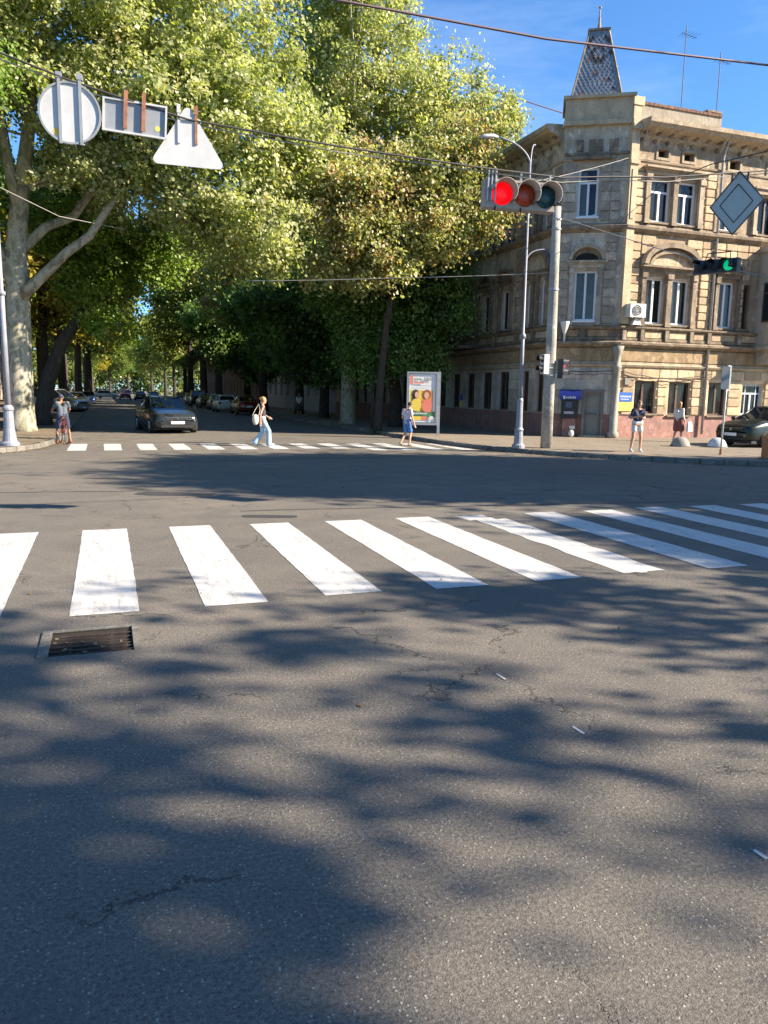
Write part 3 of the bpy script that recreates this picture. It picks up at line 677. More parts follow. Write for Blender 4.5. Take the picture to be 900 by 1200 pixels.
# surrounds and pediments
def arch(name, fr, uc, z, hw, hh, t, o, mat, fill=None):
    m = MB(); n = 18; P = fr.p; vs = []; fs = []
    for i in range(n+1):
        a = pi*i/n; c, s_ = cos(a), sin(a)
        for (k, oo) in ((1, 0), (1, o), (1-t/hw, o), (1-t/hw, 0)):
            kk = 1 if k == 1 else (1-t/hh)
            vs.append(P(uc+hw*k*c, z+hh*kk*s_, oo))
    for i in range(n):
        for j in range(3): fs.append((i*4+j, (i+1)*4+j, (i+1)*4+j+1, i*4+j+1))
    m.add(vs, fs); a = m.build(name, mat, B)
    if fill is not None:
        m = MB(); vs = [P(uc+(hw-t)*cos(pi*i/n), z+(hh-t)*sin(pi*i/n), .07) for i in range(n+1)]; m.add(vs, [tuple(range(n+1))]); m.build('tympanum', fill, B)
    return a
def surround(fr, cols, z0, z1, head, hu0, hu1, mat=A_TRIML, ho=.3):
    for (a, b) in cols:
        m = MB(); fbox(m, fr, a, b, z0, z1, 0, .13); fbox(m, fr, a-.03, b+.03, z1-.22, z1-.02, 0, .18); fbox(m, fr, a-.03, b+.03, z0, z0+.16, 0, .17); m.build('window_pilaster', mat, B)
    m = MB(); fbox(m, fr, hu0+.12, hu1-.12, z1, z1+.14, 0, .12); fbox(m, fr, hu0+.06, hu1-.06, z1+.14, z1+.2, 0, ho*.7); fbox(m, fr, hu0, hu1, z1+.2, z1+.28, 0, ho); m.build('window_cornice', mat, B)
surround(FR, [(.80, 1.02), (2.16, 2.38), (3.5, 3.72)], 8.9, 10.84, 0, .66, 3.86)
surround(FR, [(.90, 1.1), (2.18, 2.42), (3.5, 3.7)], 4.8, 6.98, 0, .78, 3.84, A_TRIM)
arch('arched_pediment', FR, 2.31, 7.28, 1.5, .92, .2, .34, A_TRIM, A_WALL)
arch('arched_pediment', FR, 2.31, 7.28, 1.15, .62, .12, .22, A_TRIML)
surround(FR, [(4.72, 4.9), (5.95, 6.1)], 4.8, 6.98, 0, 4.66, 6.16, A_TRIM, .24)
arch('arched_pediment', FR, 5.4, 7.28, .75, .5, .14, .26, A_TRIM)
surround(FR, [(6.45, 6.65), (7.85, 8.05)], 8.9, 10.6, 0, 6.4, 8.1, A_TRIML, .2)
surround(FC, [(.46, .62), (1.6, 1.76)], 4.8, 7.1, 0, .3, 1.94, A_WALLS, .26)
arch('arched_pediment', FC, 1.11, 7.4, .72, .62, .13, .3, A_TRIML, A_TRIM)
m = MB(); vs = [FC.p(1.11+.46*cos(pi*i/12), 7.42+.27*sin(pi*i/12), .085) for i in range(13)]; m.add(vs, [tuple(range(13))]); m.build('lunette', A_DARKIN, B)
for i, (a, b) in enumerate(WL2[:9]):
    surround(FL, [(a-.16, a-.01), (b+.01, b+.16)], 4.82, 6.95, 0, a-.26, b+.26, A_TRIM, .2)
    surround(FL, [(a-.16, a-.01), (b+.01, b+.16)], 8.9, 10.5, 0, a-.26, b+.26, A_TRIM, .16)
arch('arched_pediment', FL, 1.7, 7.24, 1.35, .85, .18, .34, A_TRIM, A_WALLS)
for a in (4.42, 6.4, 8.05, 9.7): arch('arched_pediment', FL, a, 7.24, .75, .45, .12, .26, A_TRIM)
# balcony-like panels in the band under the first-floor windows
def panels(fr, us, mat):
    for (a, b) in zip(us[:-1], us[1:]):
        m = MB(); fbox(m, fr, a-.09, a+.09, 4.2, 4.66, 0, .17); m.build('band_pedestal', A_TRIM, B)
        m = MB(); fbox(m, fr, a+.2, b-.2, 4.34, 4.6, 0, .075); m.build('band_panel', mat, B)
panels(FR, [.15, 1.05, 2.3, 3.6, 4.55, 6.2, 7.6], A_BLOCK); panels(FL, [.3, 1.7, 3.2, 5.4, 7.2, 8.8, 10.6, 12.4], A_WALLS); panels(FC, [.15, 1.1, 2.3], A_OCHRE)
# single stones: one bevelled unit block shared by all
bmb = bmesh.new(); bmesh.ops.create_cube(bmb, size=1.0); bmesh.ops.bevel(bmb, geom=[e for e in bmb.edges], offset=.06, segments=1, affect='EDGES')
def stone_mesh(mat):
    me = bpy.data.meshes.new('stone'); bmb.to_mesh(me); me.materials.append(mat); return me
SM = {'sandy': stone_mesh(A_BLOCK), 'grey': stone_mesh(A_BLOCKS), 'pale': stone_mesh(A_PALEG)}  # grey: shaded-side tone of the sandy blocks
NST = [0]
def blocks(fr, u0, u1, z0, z1, ch, bw, kind, holes=(), proud=.055):
    nz_ = max(1, round((z1-z0)/ch)); ch = (z1-z0)/nz_
    for r in range(nz_):
        za, zb = z0+r*ch, z0+(r+1)*ch
        spans = [(u0, u1)]
        for h in holes:
            if h[2] < zb-.03 and h[3] > za+.03:
                ns = []
                for a, b in spans:
                    if h[1] <= a or h[0] >= b: ns.append((a, b)); continue
                    if h[0]-a > .12: ns.append((a, h[0]))
                    if b-h[1] > .12: ns.append((h[1], b))
                spans = ns
        for a, b in spans:
            n = max(1, round((b-a)/bw+(.3 if r % 2 else 0)))
            for i in range(n):
                ua, ub = a+(b-a)*i/n, a+(b-a)*(i+1)/n
                o = bpy.data.objects.new('stone', SM[kind]); COL.objects.link(o); o.parent = B; NST[0] += 1
                p = fr.p((ua+ub)/2, (za+zb)/2, 0); pr = proud+random.uniform(-.012, .015)
                o.location = (p[0]-B.location.x, p[1]-B.location.y, p[2]-B.location.z)
                o.scale = (ub-ua-.035, pr*2, zb-za-.045); o.rotation_euler = (random.uniform(-.006, .006), 0, atan2(fr.d.y, fr.d.x))
blocks(FR, .32, .78, 8.92, 11.2, .33, .6, 'sandy'); blocks(FR, 3.9, 4.45, 8.92, 11.2, .33, .6, 'sandy')
blocks(FR, .32, .76, 4.84, 8.45, .33, .6, 'sandy'); blocks(FR, 3.92, 4.5, 4.84, 8.45, .33, .6, 'sandy')
blocks(FR, .78, 3.9, 7.3, 8.45, .33, .75, 'sandy', [(.80, 3.86, 7.0, 7.62), (1.05, 3.6, 7.6, 7.95), (1.5, 3.1, 7.9, 8.25)])
blocks(FR, 4.55, 7.0, 7.85, 8.45, .3, .7, 'sandy')
blocks(FR, 6.15, 6.3, 4.9, 7.2, .33, .4, 'sandy')
blocks(FR, .3, 8.6, 1.12, 3.06, .38, .9, 'sandy', [(a-.06, b+.06, c, d) for a, b, c, d, _ in wR if d < 3])
blocks(FC, .02, .42, 4.84, 8.45, .36, .5, 'grey'); blocks(FC, 1.8, 2.3, 4.84, 8.45, .36, .5, 'grey')
blocks(FC, .02, .56, 8.95, 11.2, .36, .5, 'grey'); blocks(FC, 1.5, 2.3, 8.95, 11.2, .36, .5, 'grey')
blocks(FC, .02, 2.3, 1.14, 3.06, .48, 1.2, 'pale', [(.28, 1.2, 1.0, 2.1), (1.3, 2.1, .1, 2.15)], .03)
blocks(FL, .05, 8.9, 1.14, 3.06, .48, 1.0, 'pale', [(a-.04, b+.04, c, d) for a, b, c, d, _ in wL if d < 3], .035)
blocks(FL, .05, .6, 4.84, 8.4, .36, .5, 'grey'); blocks(FL, 2.8, 3.6, 4.84, 8.4, .36, .5, 'grey')
blocks(FL, .05, .6, 8.95, 11.2, .36, .5, 'grey'); blocks(FL, 2.8, 3.6, 8.95, 11.2, .36, .5, 'grey')
# door
m = MB(); a, b, c, d = doorC; fbox(m, FC, a, b, c, d, -.2, -.14); fbox(m, FC, a+.08, b-.08, c+.12, .95, -.14, -.12); fbox(m, FC, a+.08, b-.08, 1.05, d-.12, -.14, -.12)
dm = plain('grey_green_door', (.20, .20, .165), .5, vary=.25, scale=3); do = m.build('door', dm, B)
m = MB(); fbox(m, FC, b-.12, b-.07, 1.08, 1.2, -.14, -.08); m.build('handle', A_STEEL, do)
m = MB(); fbox(m, FC, a-.12, a-.004, c-.03, d+.1, 0, .06); fbox(m, FC, b+.004, b+.1, c-.03, d+.1, 0, .06); fbox(m, FC, a-.12, b+.1, d+.004, d+.14, 0, .062); m.build('door_surround', A_GREYP, B)
m = MB(); fbox(m, FC, a-.2, b+.2, .146, .22, 0, .35); m.build('doorstep', A_KERB, B)
# oriel bay at the right
m = MB(); fbox(m, FR, 7.15, 10.6, 3.95, 8.35, 0, 1.15); fbox(m, FR, 7.05, 10.7, 4.0, 4.18, 0, 1.25); fbox(m, FR, 7.05, 10.7, 8.2, 8.42, 0, 1.28); fbox(m, FR, 7.3, 7.6, 3.4, 3.95, 0, .7); fbox(m, FR, 10.0, 10.3, 3.4, 3.95, 0, .7)
orl = m.build('oriel', A_CREAM, B)
Fo = Fr(FR.p(7.15, 0, 1.15)[:2], (1, 0), (0, -1)); Fos = Fr(FR.p(7.15, 0, 0)[:2], (0, -1), (-1, 0))
for fr, a, b in ((Fo, .3, 1.1), (Fo, 1.5, 2.3), (Fos, .35, .9)):
    m = MB(); fbox(m, fr, a, b, 5.2, 6.9, 0, .03); w = m.build('oriel_window', A_BROWNF, orl)
    m = MB(); fbox(m, fr, a+.07, b-.07, 5.27, 6.4, .03, .045, 0); fbox(m, fr, a+.07, b-.07, 6.47, 6.83, .03, .045); m.build('oriel_pane', plain('dark_pane', (.02, .025, .03), .08, vary=.1), orl)
m = MB(); m.tube([FR.p(4.56, 12.6, .5), FR.p(4.56, 12.3, .3), FR.p(4.56, 11.8, .12), FR.p(4.56, .3, .12)], .055, 8); m.build('downpipe', A_STEEL, B, smooth=True)
m = MB(); m.tube([(17.7, 40.9, 12.4), (17.84, 40.9, 12.0), (17.84, 40.9, .3)], .055, 8); m.build('downpipe', A_STEEL, B, smooth=True)
m = MB(); m.tube([FR.p(4.3, 12.75, .72), FR.p(4.35, 12.0, .15)], .03, 6); m.tube([FR.p(.4, 12.6, .62), FR.p(.5, 11.9, .12)], .02, 6); m.build('eaves_strut', A_STEEL, B)
# cables along the ground floor cornice
m = MB(); pts = [FC.p(-.0+LC*i/8, 2.98-.10*sin(pi*i/8)+random.uniform(-.02, .02), .14) for i in range(8)]+[FR.p(.2+4.6*i/14, 2.9-.22*sin(pi*i/14)+random.uniform(-.03, .03), .14) for i in range(15)]
m.tube(pts, .018, 5); m.tube([(p[0], p[1]-.02, p[2]-.09-.05*(i % 2)) for i, p in enumerate(pts)], .012, 5); m.build('facade_cables', A_WIRE, B)
# signs on walls: things of their own
fl = thing('painted_board', 'blue over yellow board on sunlit wall left of the ground floor window', 'sign', FR.p(.5, 1.5, .08))
m = MB(); fbox(m, FR, .12, .78, 1.68, 2.06, .075, .10); m.build('blue_board', A_BLUE, fl)
m = MB(); fbox(m, FR, .10, .80, 1.28, 1.66, .075, .10); m.build('yellow_board', A_YEL, fl)
m = MB()
for i in range(8):
    fbox(m, FR, .18+i*.07, .22+i*.07, 1.86-(i % 2)*.02, 1.92, .101, .104)
fbox(m, FR, .2, .62, 1.76, 1.785, .101, .104); m.build('white_lettering', A_WHITE, fl)
m = MB(); fbox(m, FR, .36, .62, 2.38, 2.66, .08, .12); o = m.build('wall_plaque', plain('grey_plaque', (.22, .20, .17), .5)); tag(o, 'small square grey plaque high on wall above the blue and yellow board', 'plaque')
m = MB(); fbox(m, FL, 8.75, 9.05, 1.55, 1.85, .05, .07); o1 = thing('painted_board', 'small blue over yellow board between dark ground floor windows on shaded side', 'sign', FL.p(8.9, 1.5, .06)); m.build('blue_board', A_BLUE, o1)
m = MB(); fbox(m, FL, 8.75, 9.05, 1.2, 1.54, .05, .07); m.build('yellow_board', A_YEL, o1)
# cash machine by the door
at = thing('cash_machine', 'blue and black cash machine under rounded blue hood on the chamfered wall', 'cash machine', FC.p(.72, .15, .2))
m = MB(); fbox(m, FC, .38, 1.08, .92, 1.95, 0, .28); m.build('cabinet', plain('black_cabinet', (.012, .012, .016), .35), at)
m = MB(); n = 12; vs = []
for uu in (.30, 1.16): vs += [FC.p(uu, 1.72+.42*sin(pi/2*i/n), .5*cos(pi/2*i/n)) for i in range(n+1)]+[FC.p(uu, 1.72, 0)]
k = n+2; m.add(vs, [tuple(range(k)), tuple(range(2*k-1, k-1, -1))]+[(i, i+1, k+i+1, k+i) for i in range(n)]+[(n, n+1, k+n+1, k+n), (n+1, 0, k, k+n+1)])
m.build('hood', plain('deep_blue_hood', (.012, .02, .16), .35), at)
m = MB(); fbox(m, FC, .44, .52, 1.74, 1.88, .5, .505)
for i in range(6): fbox(m, FC, .56+i*.07, .605+i*.07, 1.76, 1.84+(.02 if i in (2, 4) else 0), .5, .505)
m.build('white_lettering', A_WHITE, at)
m = MB(); fbox(m, FC, .56, .82, 1.38, 1.62, .282, .29); m.build('screen', plain('atm_screen', (.06, .09, .16), .15), at)
m = MB(); fbox(m, FC, .5, .9, 1.12, 1.22, .282, .35); m.build('keypad', A_STEEL, at)
m = MB(); fbox(m, FC, .46, 1.0, .146, .92, .0, .2); m.build('pedestal', A_PINK, at)
m = MB(); fbox(m, FC, .76, .98, .5, .62, .21, .24); m.sphere(FC.p(.84, .3, .3), (.12, .12, .16), 10)
o = m.build('litter_bag', A_WHITE); tag(o, 'small white rubbish bag on pavement under the cash machine', 'bag')
# air conditioners
def aircon(fr, u, z, label, sc=1.0):
    a = thing('air_conditioner', label, 'air conditioner', fr.p(u, z, .3), 0, 'air conditioners on the facade')
    w, h = .38*sc, .27*sc
    m = MB(); fbox(m, fr, u-w, u+w, z-h, z+h, .16, .46); m.build('casing', A_WHITE, a)
    m = MB(); P = fr.p; n = 16; cu = u-.06*sc
    for rr, oo in ((h*.8, .465), ):
        vs = [P(cu+rr*cos(2*pi*i/n), z+rr*sin(2*pi*i/n), oo) for i in range(n)]; m.add(vs, [tuple(range(n))])
    m.build('fan_recess', A_BLKPL, a)
    m = MB()
    for rr in (h*.3, h*.55, h*.8): m.tube([P(cu+rr*cos(2*pi*i/n), z+rr*sin(2*pi*i/n), .475) for i in range(n+1)], .012, 4, cap=False)
    for i in range(8): m.tube([P(cu, z, .475), P(cu+h*.8*cos(pi*i/4), z+h*.8*sin(pi*i/4), .475)], .008, 4)
    m.build('fan_grille', A_WHITE, a)
    m = MB()
    for du in (-w*.7, w*.7): fbox(m, fr, u+du-.02, u+du+.02, z-h-.04, z-h, 0, .46); fbox(m, fr, u+du-.02, u+du+.02, z-h-.3, z-h-.04, 0, .04)
    m.build('bracket', A_STEEL, a); return a
aircon(FR, .52, 5.38, 'white air conditioner on sunlit wall left of the paired windows')
aircon(FL, 9.75, 5.9, 'shaded white air conditioner above the iron balcony on the side facade', .95)
m = MB(); c = FR.p(.5, 4.9, .2); m.hexa([FR.p(.36, 4.82, .16), FR.p(.8, 4.82, .16), FR.p(.8, 4.82, .36), FR.p(.36, 4.82, .36), FR.p(.5, 5.06, .16), FR.p(.7, 5.06, .16), FR.p(.7, 5.06, .34), FR.p(.5, 5.06, .34)])
tag(m.build('pipe_cover', A_WHITE), 'white wedge cover on the ledge just under the sunlit air conditioner', 'cover')
# pale funnel on the chamfer, added where the wall has a stain
m = MB(); c = FC.p(.36, 0, .2)
m.lathe([(.20, 4.93), (.20, 4.86), (.05, 4.38), (.035, 4.0), (.0, 4.0)], (c[0], c[1], 0), 10); tag(m.build('added_hopper', A_WHITE, smooth=False), 'pale funnel-shaped rain hopper added for a stain on the chamfered corner', 'hopper')
# iron balcony on the side facade
bl = thing('balcony', 'small dark iron balcony with plants on the shaded side facade', 'balcony', FL.p(9.4, 4.3, 0))
m = MB(); fbox(m, FL, 7.6, 11.6, 4.2, 4.34, 0, 1.0); m.build('slab', A_TRIM, bl)
m = MB(); P = FL.p
m.tube([P(7.65, 5.15, 0), P(7.65, 5.15, .95), P(11.55, 5.15, .95), P(11.55, 5.15, 0)], .025, 5)
for i in range(28):
    u = 7.65+3.9*i/27; m.tube([P(u, 4.34, .95), P(u+.05*sin(i), 4.75, 1.02), P(u, 5.15, .95)], .012, 4)
for i in range(6): m.tube([P(7.65, 4.34, .95*i/6), P(7.65, 5.15, .95*i/6)], .012, 4)
m.build('railing', A_IRON, bl)
# antennas
for (x, y, z0_, z1_, lab) in ((26.56, 32.5, 13.0, 19.3, 'tall thin mast aerial on the roof, the taller one near the spire'), (28.42, 32.2, 13.0, 18.3, 'shorter thin television aerial on the roof right of the tall mast')):
    t = thing('aerial', lab, 'antenna', (x, y, z0_), 0, 'rooftop aerials'); m = MB(); m.tube([(x, y, z0_), (x, y, z1_)], .022, 6); m.build('mast', A_IRON, t)
    m = MB(); m.tube([(x-.25, y, z1_-.35), (x+.7, y+.1, z1_-.4)], .012, 4)
    for k in range(5): m.tube([(x-.2+.2*k, y-.3, z1_-.37), (x-.2+.2*k, y+.3, z1_-.37)], .008, 4)
    m.build('crossbars', A_IRON, t)

# ------------------------------------------------------------------ background buildings
def backblock(x0, x1, y0, y1, h, wall, label, face='left', cols=None, floors=3):
    t = thing('background_building', label, 'building', ((x0+x1)/2, (y0+y1)/2, .1)); fr = Fr((x0, y0), (0, 1), (-1, 0)) if face == 'left' else Fr((x1, y0), (0, 1), (1, 0))
    n = int((y1-y0)/3.0); H = []
    for i in range(n):
        for f in range(floors):
            u = 1+(y1-y0-2)*(i+.5)/n; H.append((u-.5, u+.5, 1.4+f*3.6, 3.2+f*3.6))
    m = MB(); wall_holes(m, fr, 0, y1-y0, .1, h, H, .2)
    xa, xb = x0, x1
    if face == 'left': m.quad((xb, y0, .1), (xb, y1, .1), (xb, y1, h), (xb, y0, h))
    else: m.quad((xa, y0, .1), (xa, y1, .1), (xa, y1, h), (xa, y0, h))
    m.quad((xa, y0, .1), (xb, y0, .1), (xb, y0, h), (xa, y0, h)); m.quad((xa, y1, .1), (xb, y1, .1), (xb, y1, h), (xa, y1, h)); m.build('wall', wall, t)
    m = MB(); m.hexa([(xa-.5, y0-.4, h), (xb+.5, y0-.4, h), (xb+.5, y1+.4, h), (xa-.5, y1+.4, h), (xa+2, y0+2, h+1.6), (xb-2, y0+2, h+1.6), (xb-2, y1-2, h+1.6), (xa+2, y1-2, h+1.6)]); m.build('roof', A_TILE, t)
    for (a, b, c, d) in H:
        m = MB(); fbox(m, fr, a, b, c, c+.06, -.15, -.1); fbox(m, fr, a, b, d-.06, d, -.15, -.1); fbox(m, fr, a, a+.06, c+.06, d-.06, -.15, -.1); fbox(m, fr, b-.06, b, c+.06, d-.06, -.15, -.1); fbox(m, fr, (a+b)/2-.03, (a+b)/2+.03, c+.06, d-.06, -.15, -.1)
        w = m.build('window', A_PVC, t); m = MB(); m.quad(fr.p(a+.06, c+.06, -.13), fr.p(b-.06, c+.06, -.13), fr.p(b-.06, d-.06, -.13), fr.p(a+.06, d-.06, -.13)); m.build('pane', MATS['dark_pane'], w)
    return t
backblock(17.5, 28, 64, 92, 9.5, A_PALE, 'pale blue-grey building glimpsed between dark trunks on the right side', 'left')
backblock(17.8, 28, 94, 150, 11, A_REDDISH, 'reddish building far down the right side behind the trees', 'left')
backblock(-24, -13, 36, 80, 10, A_CREAM, 'cream building behind the trees on the left pavement', 'right')
backblock(-24, -13, 84, 150, 11, A_WALLS, 'grey-brown building far down the left side behind the trees', 'right')

# ------------------------------------------------------------------ trees
def leaf_mesh(name, lumps, ncl, per, leaf, mat, spread=.62, seed=1, shell=.55, flat=.75, tint_by_lump=None):
    """many small folded leaves gathered in sprays through the lumps' volume; returns mesh and spray centres"""
    r = np.random.default_rng(seed); L = np.array([l[:6] if len(l) >= 6 else (*l[:3], l[3], l[3], l[3]*.85) for l in lumps], float)
    vol = (L[:, 3]*L[:, 4]*L[:, 5])**.72; pick = r.choice(len(L), ncl, p=vol/vol.sum())
    d = r.normal(size=(ncl, 3)); d /= np.linalg.norm(d, axis=1)[:, None]; rad = shell+(1-shell)*r.random(ncl)**.7
    inner = r.random(ncl) < .25; rad[inner] = r.random(inner.sum())**.6*shell
    C = L[pick, :3]+d*rad[:, None]*L[pick, 3:6]
    C += r.normal(scale=.18, size=C.shape)
    sz = spread*(.55+.9*r.random(ncl)); n = ncl*per
    ci = np.repeat(np.arange(ncl), per)
    off = r.normal(size=(n, 3))*sz[ci][:, None]*np.array([.6, .6, .6*flat]); P = C[ci]+off
    out = d[ci]*.25+np.array([.42, -.38, .48]); nrm = out+r.normal(scale=.62, size=(n, 3)); nrm /= np.linalg.norm(nrm, axis=1)[:, None]
    t = r.normal(size=(n, 3)); t[:, 2] -= .5; t -= nrm*(t*nrm).sum(1)[:, None]; t /= np.linalg.norm(t, axis=1)[:, None]; b = np.cross(nrm, t)
    s = leaf*(.6+.7*r.random(n)); s_ = s[:, None]
    v0 = P-t*s_*.5; v1 = P+b*s_*.42+nrm*s_*.10; v2 = P+t*s_*.5; v3 = P-b*s_*.42+nrm*s_*.10
    V = np.stack([v0, v1, v2, v3], 1).reshape(-1, 3); i4 = np.arange(n)*4
    T = np.stack([i4, i4+1, i4+2, i4, i4+2, i4+3], 1).reshape(-1)
    me = bpy.data.meshes.new(name); me.vertices.add(n*4); me.vertices.foreach_set('co', V.astype(np.float32).ravel())
    me.loops.add(n*6); me.loops.foreach_set('vertex_index', T.astype(np.int32)); me.polygons.add(n*2)
    me.polygons.foreach_set('loop_start', (np.arange(n*2)*3).astype(np.int32))
    try: me.polygons.foreach_set('loop_total', np.full(n*2, 3, np.int32))
    except Exception: pass
    cb = r.random(ncl); tv = np.clip(.5*cb[ci]+.5*r.random(n)+r.normal(scale=.07, size=n), 0, 1)
    at_ = me.attributes.new('tint', 'FLOAT', 'POINT'); at_.data.foreach_set('value', np.repeat(tv, 4).astype(np.float32))
    me.materials.append(mat); me.update(calc_edges=True); return me, C
def trunk_mb(path, rads, n=14, seed=0, amp=.06):
    m = MB(); m.tube(path, rads, n); r = random.Random(seed)
    k = len(path)
    for i in range(k):
        for j in range(n):
            v = Vector(m.v[i*n+j]); c = Vector(path[i]); q = 1+amp*sin(j*2*pi/n*3+i*.7+seed)+r.uniform(-amp, amp)*.6; m.v[i*n+j] = tuple(c+(v-c)*q)
    return m
def branches(top, clusters, n1, n2, r0, seed, start_lo, fork=None):
    """limbs from the fork to spray centres and thinner ones from those limbs"""
    r = random.Random(seed); m = MB(); nodes = []
    C = [Vector(c) for c in clusters]
    pick = r.sample(range(len(C)), min(n1, len(C)))
    for i in pick:
        c = C[i]; f = Vector(fork[r.randrange(len(fork))]) if fork else Vector(top)
        mid = f*.5+c*.5; mid.z += .12*(c-f).length*r.uniform(.0, 1); mid.x += r.uniform(-.4, .4); mid.y += r.uniform(-.4, .4)
        pts = bez(f, mid, c, 9); ra = r0*r.uniform(.55, 1)*min(1, (c-f).length/8+.3)
        for k in range(1, 9): pts[k] += Vector((r.uniform(-.09, .09), r.uniform(-.09, .09), r.uniform(-.08, .08)))
        m.tube(pts, [ra*(1-.85*k/9) for k in range(10)], 7, cap=False); nodes += [(pts[k], ra*(1-.85*k/9)) for k in range(3, 10)]
    for i in r.sample(range(len(C)), min(n2, len(C))):
        c = C[i]; best = min(nodes, key=lambda q: (q[0]-c).length_squared)
        a = best[0]; pts = bez(a, (a+c)/2+Vector((r.uniform(-.3, .3), r.uniform(-.3, .3), r.uniform(-.1, .35))), c, 4)
        ra = max(.012, best[1]*.5); m.tube(pts, [ra, ra*.7, ra*.5, ra*.35, .008], 5, cap=False)
    return m
def tree(name, label, loc, trunk, rads, lumps, ncl, per, leaf, lmat, bark, n1=26, n2=120, seed=1, limbs=(), fork=None, spread=.62, r0=.13, group=None, shell=.55):
    t = thing(name, label, 'tree', loc, 0, group)
    tk = trunk_mb(trunk, rads, 16, seed).build('trunk', bark, t, smooth=True, world=False)
    for (p, rr) in limbs: trunk_mb(p, rr, 10, seed+3, .04).build('limb', bark, t, smooth=True, world=False)
    me, C = leaf_mesh('crown', lumps, ncl, per, leaf, lmat, spread, seed, shell)
    c = bpy.data.objects.new('crown', me); COL.objects.link(c); c.parent = t
    b = branches(trunk[-1], C, n1, n2, r0, seed, 0, fork or [trunk[-1]]).build('branches', bark, t, smooth=True, world=False); b['kind'] = 'stuff'
    return t
def rel(L, o): return [(l[0]-o[0], l[1]-o[1], l[2]-o[2], *l[3:]) for l in L]

# the big plane tree on the left kerb
O = (-3.13, 33.3, .15)
LP = [(-3, 34, 17, 5.6), (1.5, 33.5, 17, 5.2), (4.9, 32.5, 14.4, 3.6), (-8, 34, 14, 5), (0, 36, 22, 5), (3.6, 34, 20, 3.4),
      (4.3, 31, 11.3, 3.4), (5.0, 30.5, 8.6, 2.5), (6.0, 30.5, 7.1, 1.35), (7.2, 31, 11.2, 2.1), (2.4, 32, 12.5, 2.8), (-.2, 37, 11.5, 2.6), (1.8, 35, 10.2, 2.3), (3.4, 32, 8.4, 1.8), (-3.6, 31.8, 12.6, 2.0), (-.6, 31.5, 12.0, 1.9), (1.0, 32, 9.9, 1.3), (-1.6, 31.8, 9.6, 1.1), (.6, 31.4, 8.6, .8), (-7, 33, 9.5, 3.2), (-6.2, 36, 7.5, 2.4)]
tree('plane_tree', 'huge plane tree with thick pale mottled trunk beside the left lamp post', O,
     [(0, 0, -.1), (0, 0, .25), (.02, 0, .8), (.04, 0, 2.2), (.10, 0, 4.2), (.10, 0, 5.6), (.18, 0, 7.2), (.42, .1, 9), (.75, .2, 11), (1.1, .2, 13.5)],
     [.66, .54, .48, .445, .425, .42, .36, .30, .24, .17], rel(LP, O), 2350, 100, .172, A_LPLANE, A_PLBARK, 14, 160, 11,
     limbs=[([(.15, -.1, 5.0), (.9, -.4, 5.7), (1.9, -.7, 6.7), (2.8, -.9, 7.4), (3.4, -1.1, 8.3), (4.1, -1.3, 9.2)], [.26, .2, .17, .155, .13, .09]),
            ([(-.05, 0, 5.8), (-.7, .1, 7.2), (-1.2, .3, 9), (-1.5, .4, 12), (-1.4, .5, 15)], [.3, .26, .22, .17, .1]),
            ([(.1, 0, 6.6), (1.2, .3, 7.8), (2.2, .5, 8.3), (3.4, .5, 10), (4.6, .3, 12.4)], [.2, .18, .16, .13, .08]),
            ([(.3, 0, 8.4), (.0, .1, 10), (-.2, .1, 12), (.1, 0, 15)], [.24, .2, .16, .1])],
     fork=[(.4, .1, 9), (.75, .2, 11), (1.1, .2, 13.5), (-1.4, .4, 11), (3.0, .4, 9.2), (0, 0, 13)], spread=.52, r0=.09)
# greener tree nearer on the left, trunk beyond the frame
O = (-8.2, 26.5, .15)
tree('locust_tree', 'fresh green small-leaved tree leaning in at the upper left corner', O, [(0, 0, -.1), (0, 0, .5), (.1, .1, 3), (.4, .1, 6), (.8, .2, 9)], [.42, .32, .27, .22, .15],
     rel([(-7, 26, 13, 4), (-4.6, 26.5, 14.5, 2.8), (-3.9, 26.5, 10.8, 1.6), (-9, 27, 10, 3.4), (-4.4, 26, 17.5, 3)], O), 420, 150, .13, A_LGREEN, A_DKBARK, 18, 80, 5, spread=.6)
# the tall plane behind the right pavement
O = (12.5, 40.6, .15)
CP = [(12.4, 42, 23, 4.0), (13.8, 42, 18, 4.6), (17.6, 41, 17.2, 3.0), (20.3, 41, 16.4, 2.0), (17.2, 40, 13.6, 3.2), (11.5, 42, 14.5, 3.6), (10.2, 41, 10.6, 2.8), (10.6, 42, 18.6, 2.0), (13.6, 39.5, 9.6, 2.6), (21.8, 41.2, 17.6, 1.2)]
tree('plane_tree', 'tallest plane tree, slender pale trunk, standing left of the corner building', O,
     [(0, 0, -.1), (0, 0, .3), (0, 0, 1.5), (0, .05, 4), (.08, .1, 7.5), (.2, .2, 10.5), (.5, .3, 14), (.6, .5, 18)], [.58, .46, .42, .40, .36, .30, .22, .12],
     rel(CP, O), 1650, 70, .18, A_LPLANE, A_PLBARK, 34, 170, 12, fork=[(.1, .1, 8), (.2, .2, 10.5), (.5, .3, 14), (.6, .5, 18)], spread=.52, r0=.12)
O = (11.75, 33.6, .15)
BP = [(10.6, 31, 7.6, 1.8), (12.6, 30.5, 8.5, 1.5), (14.4, 30, 8.9, 1.3, 1.3, 1.0), (15.6, 30, 9.4, .9, .9, .7), (11.5, 32, 10.2, 2.1), (13.4, 31, 10.9, 1.7), (9.3, 31, 9.4, 1.8), (9.1, 31.5, 6.8, 1.1), (14.6, 31, 12.3, 1.3)]
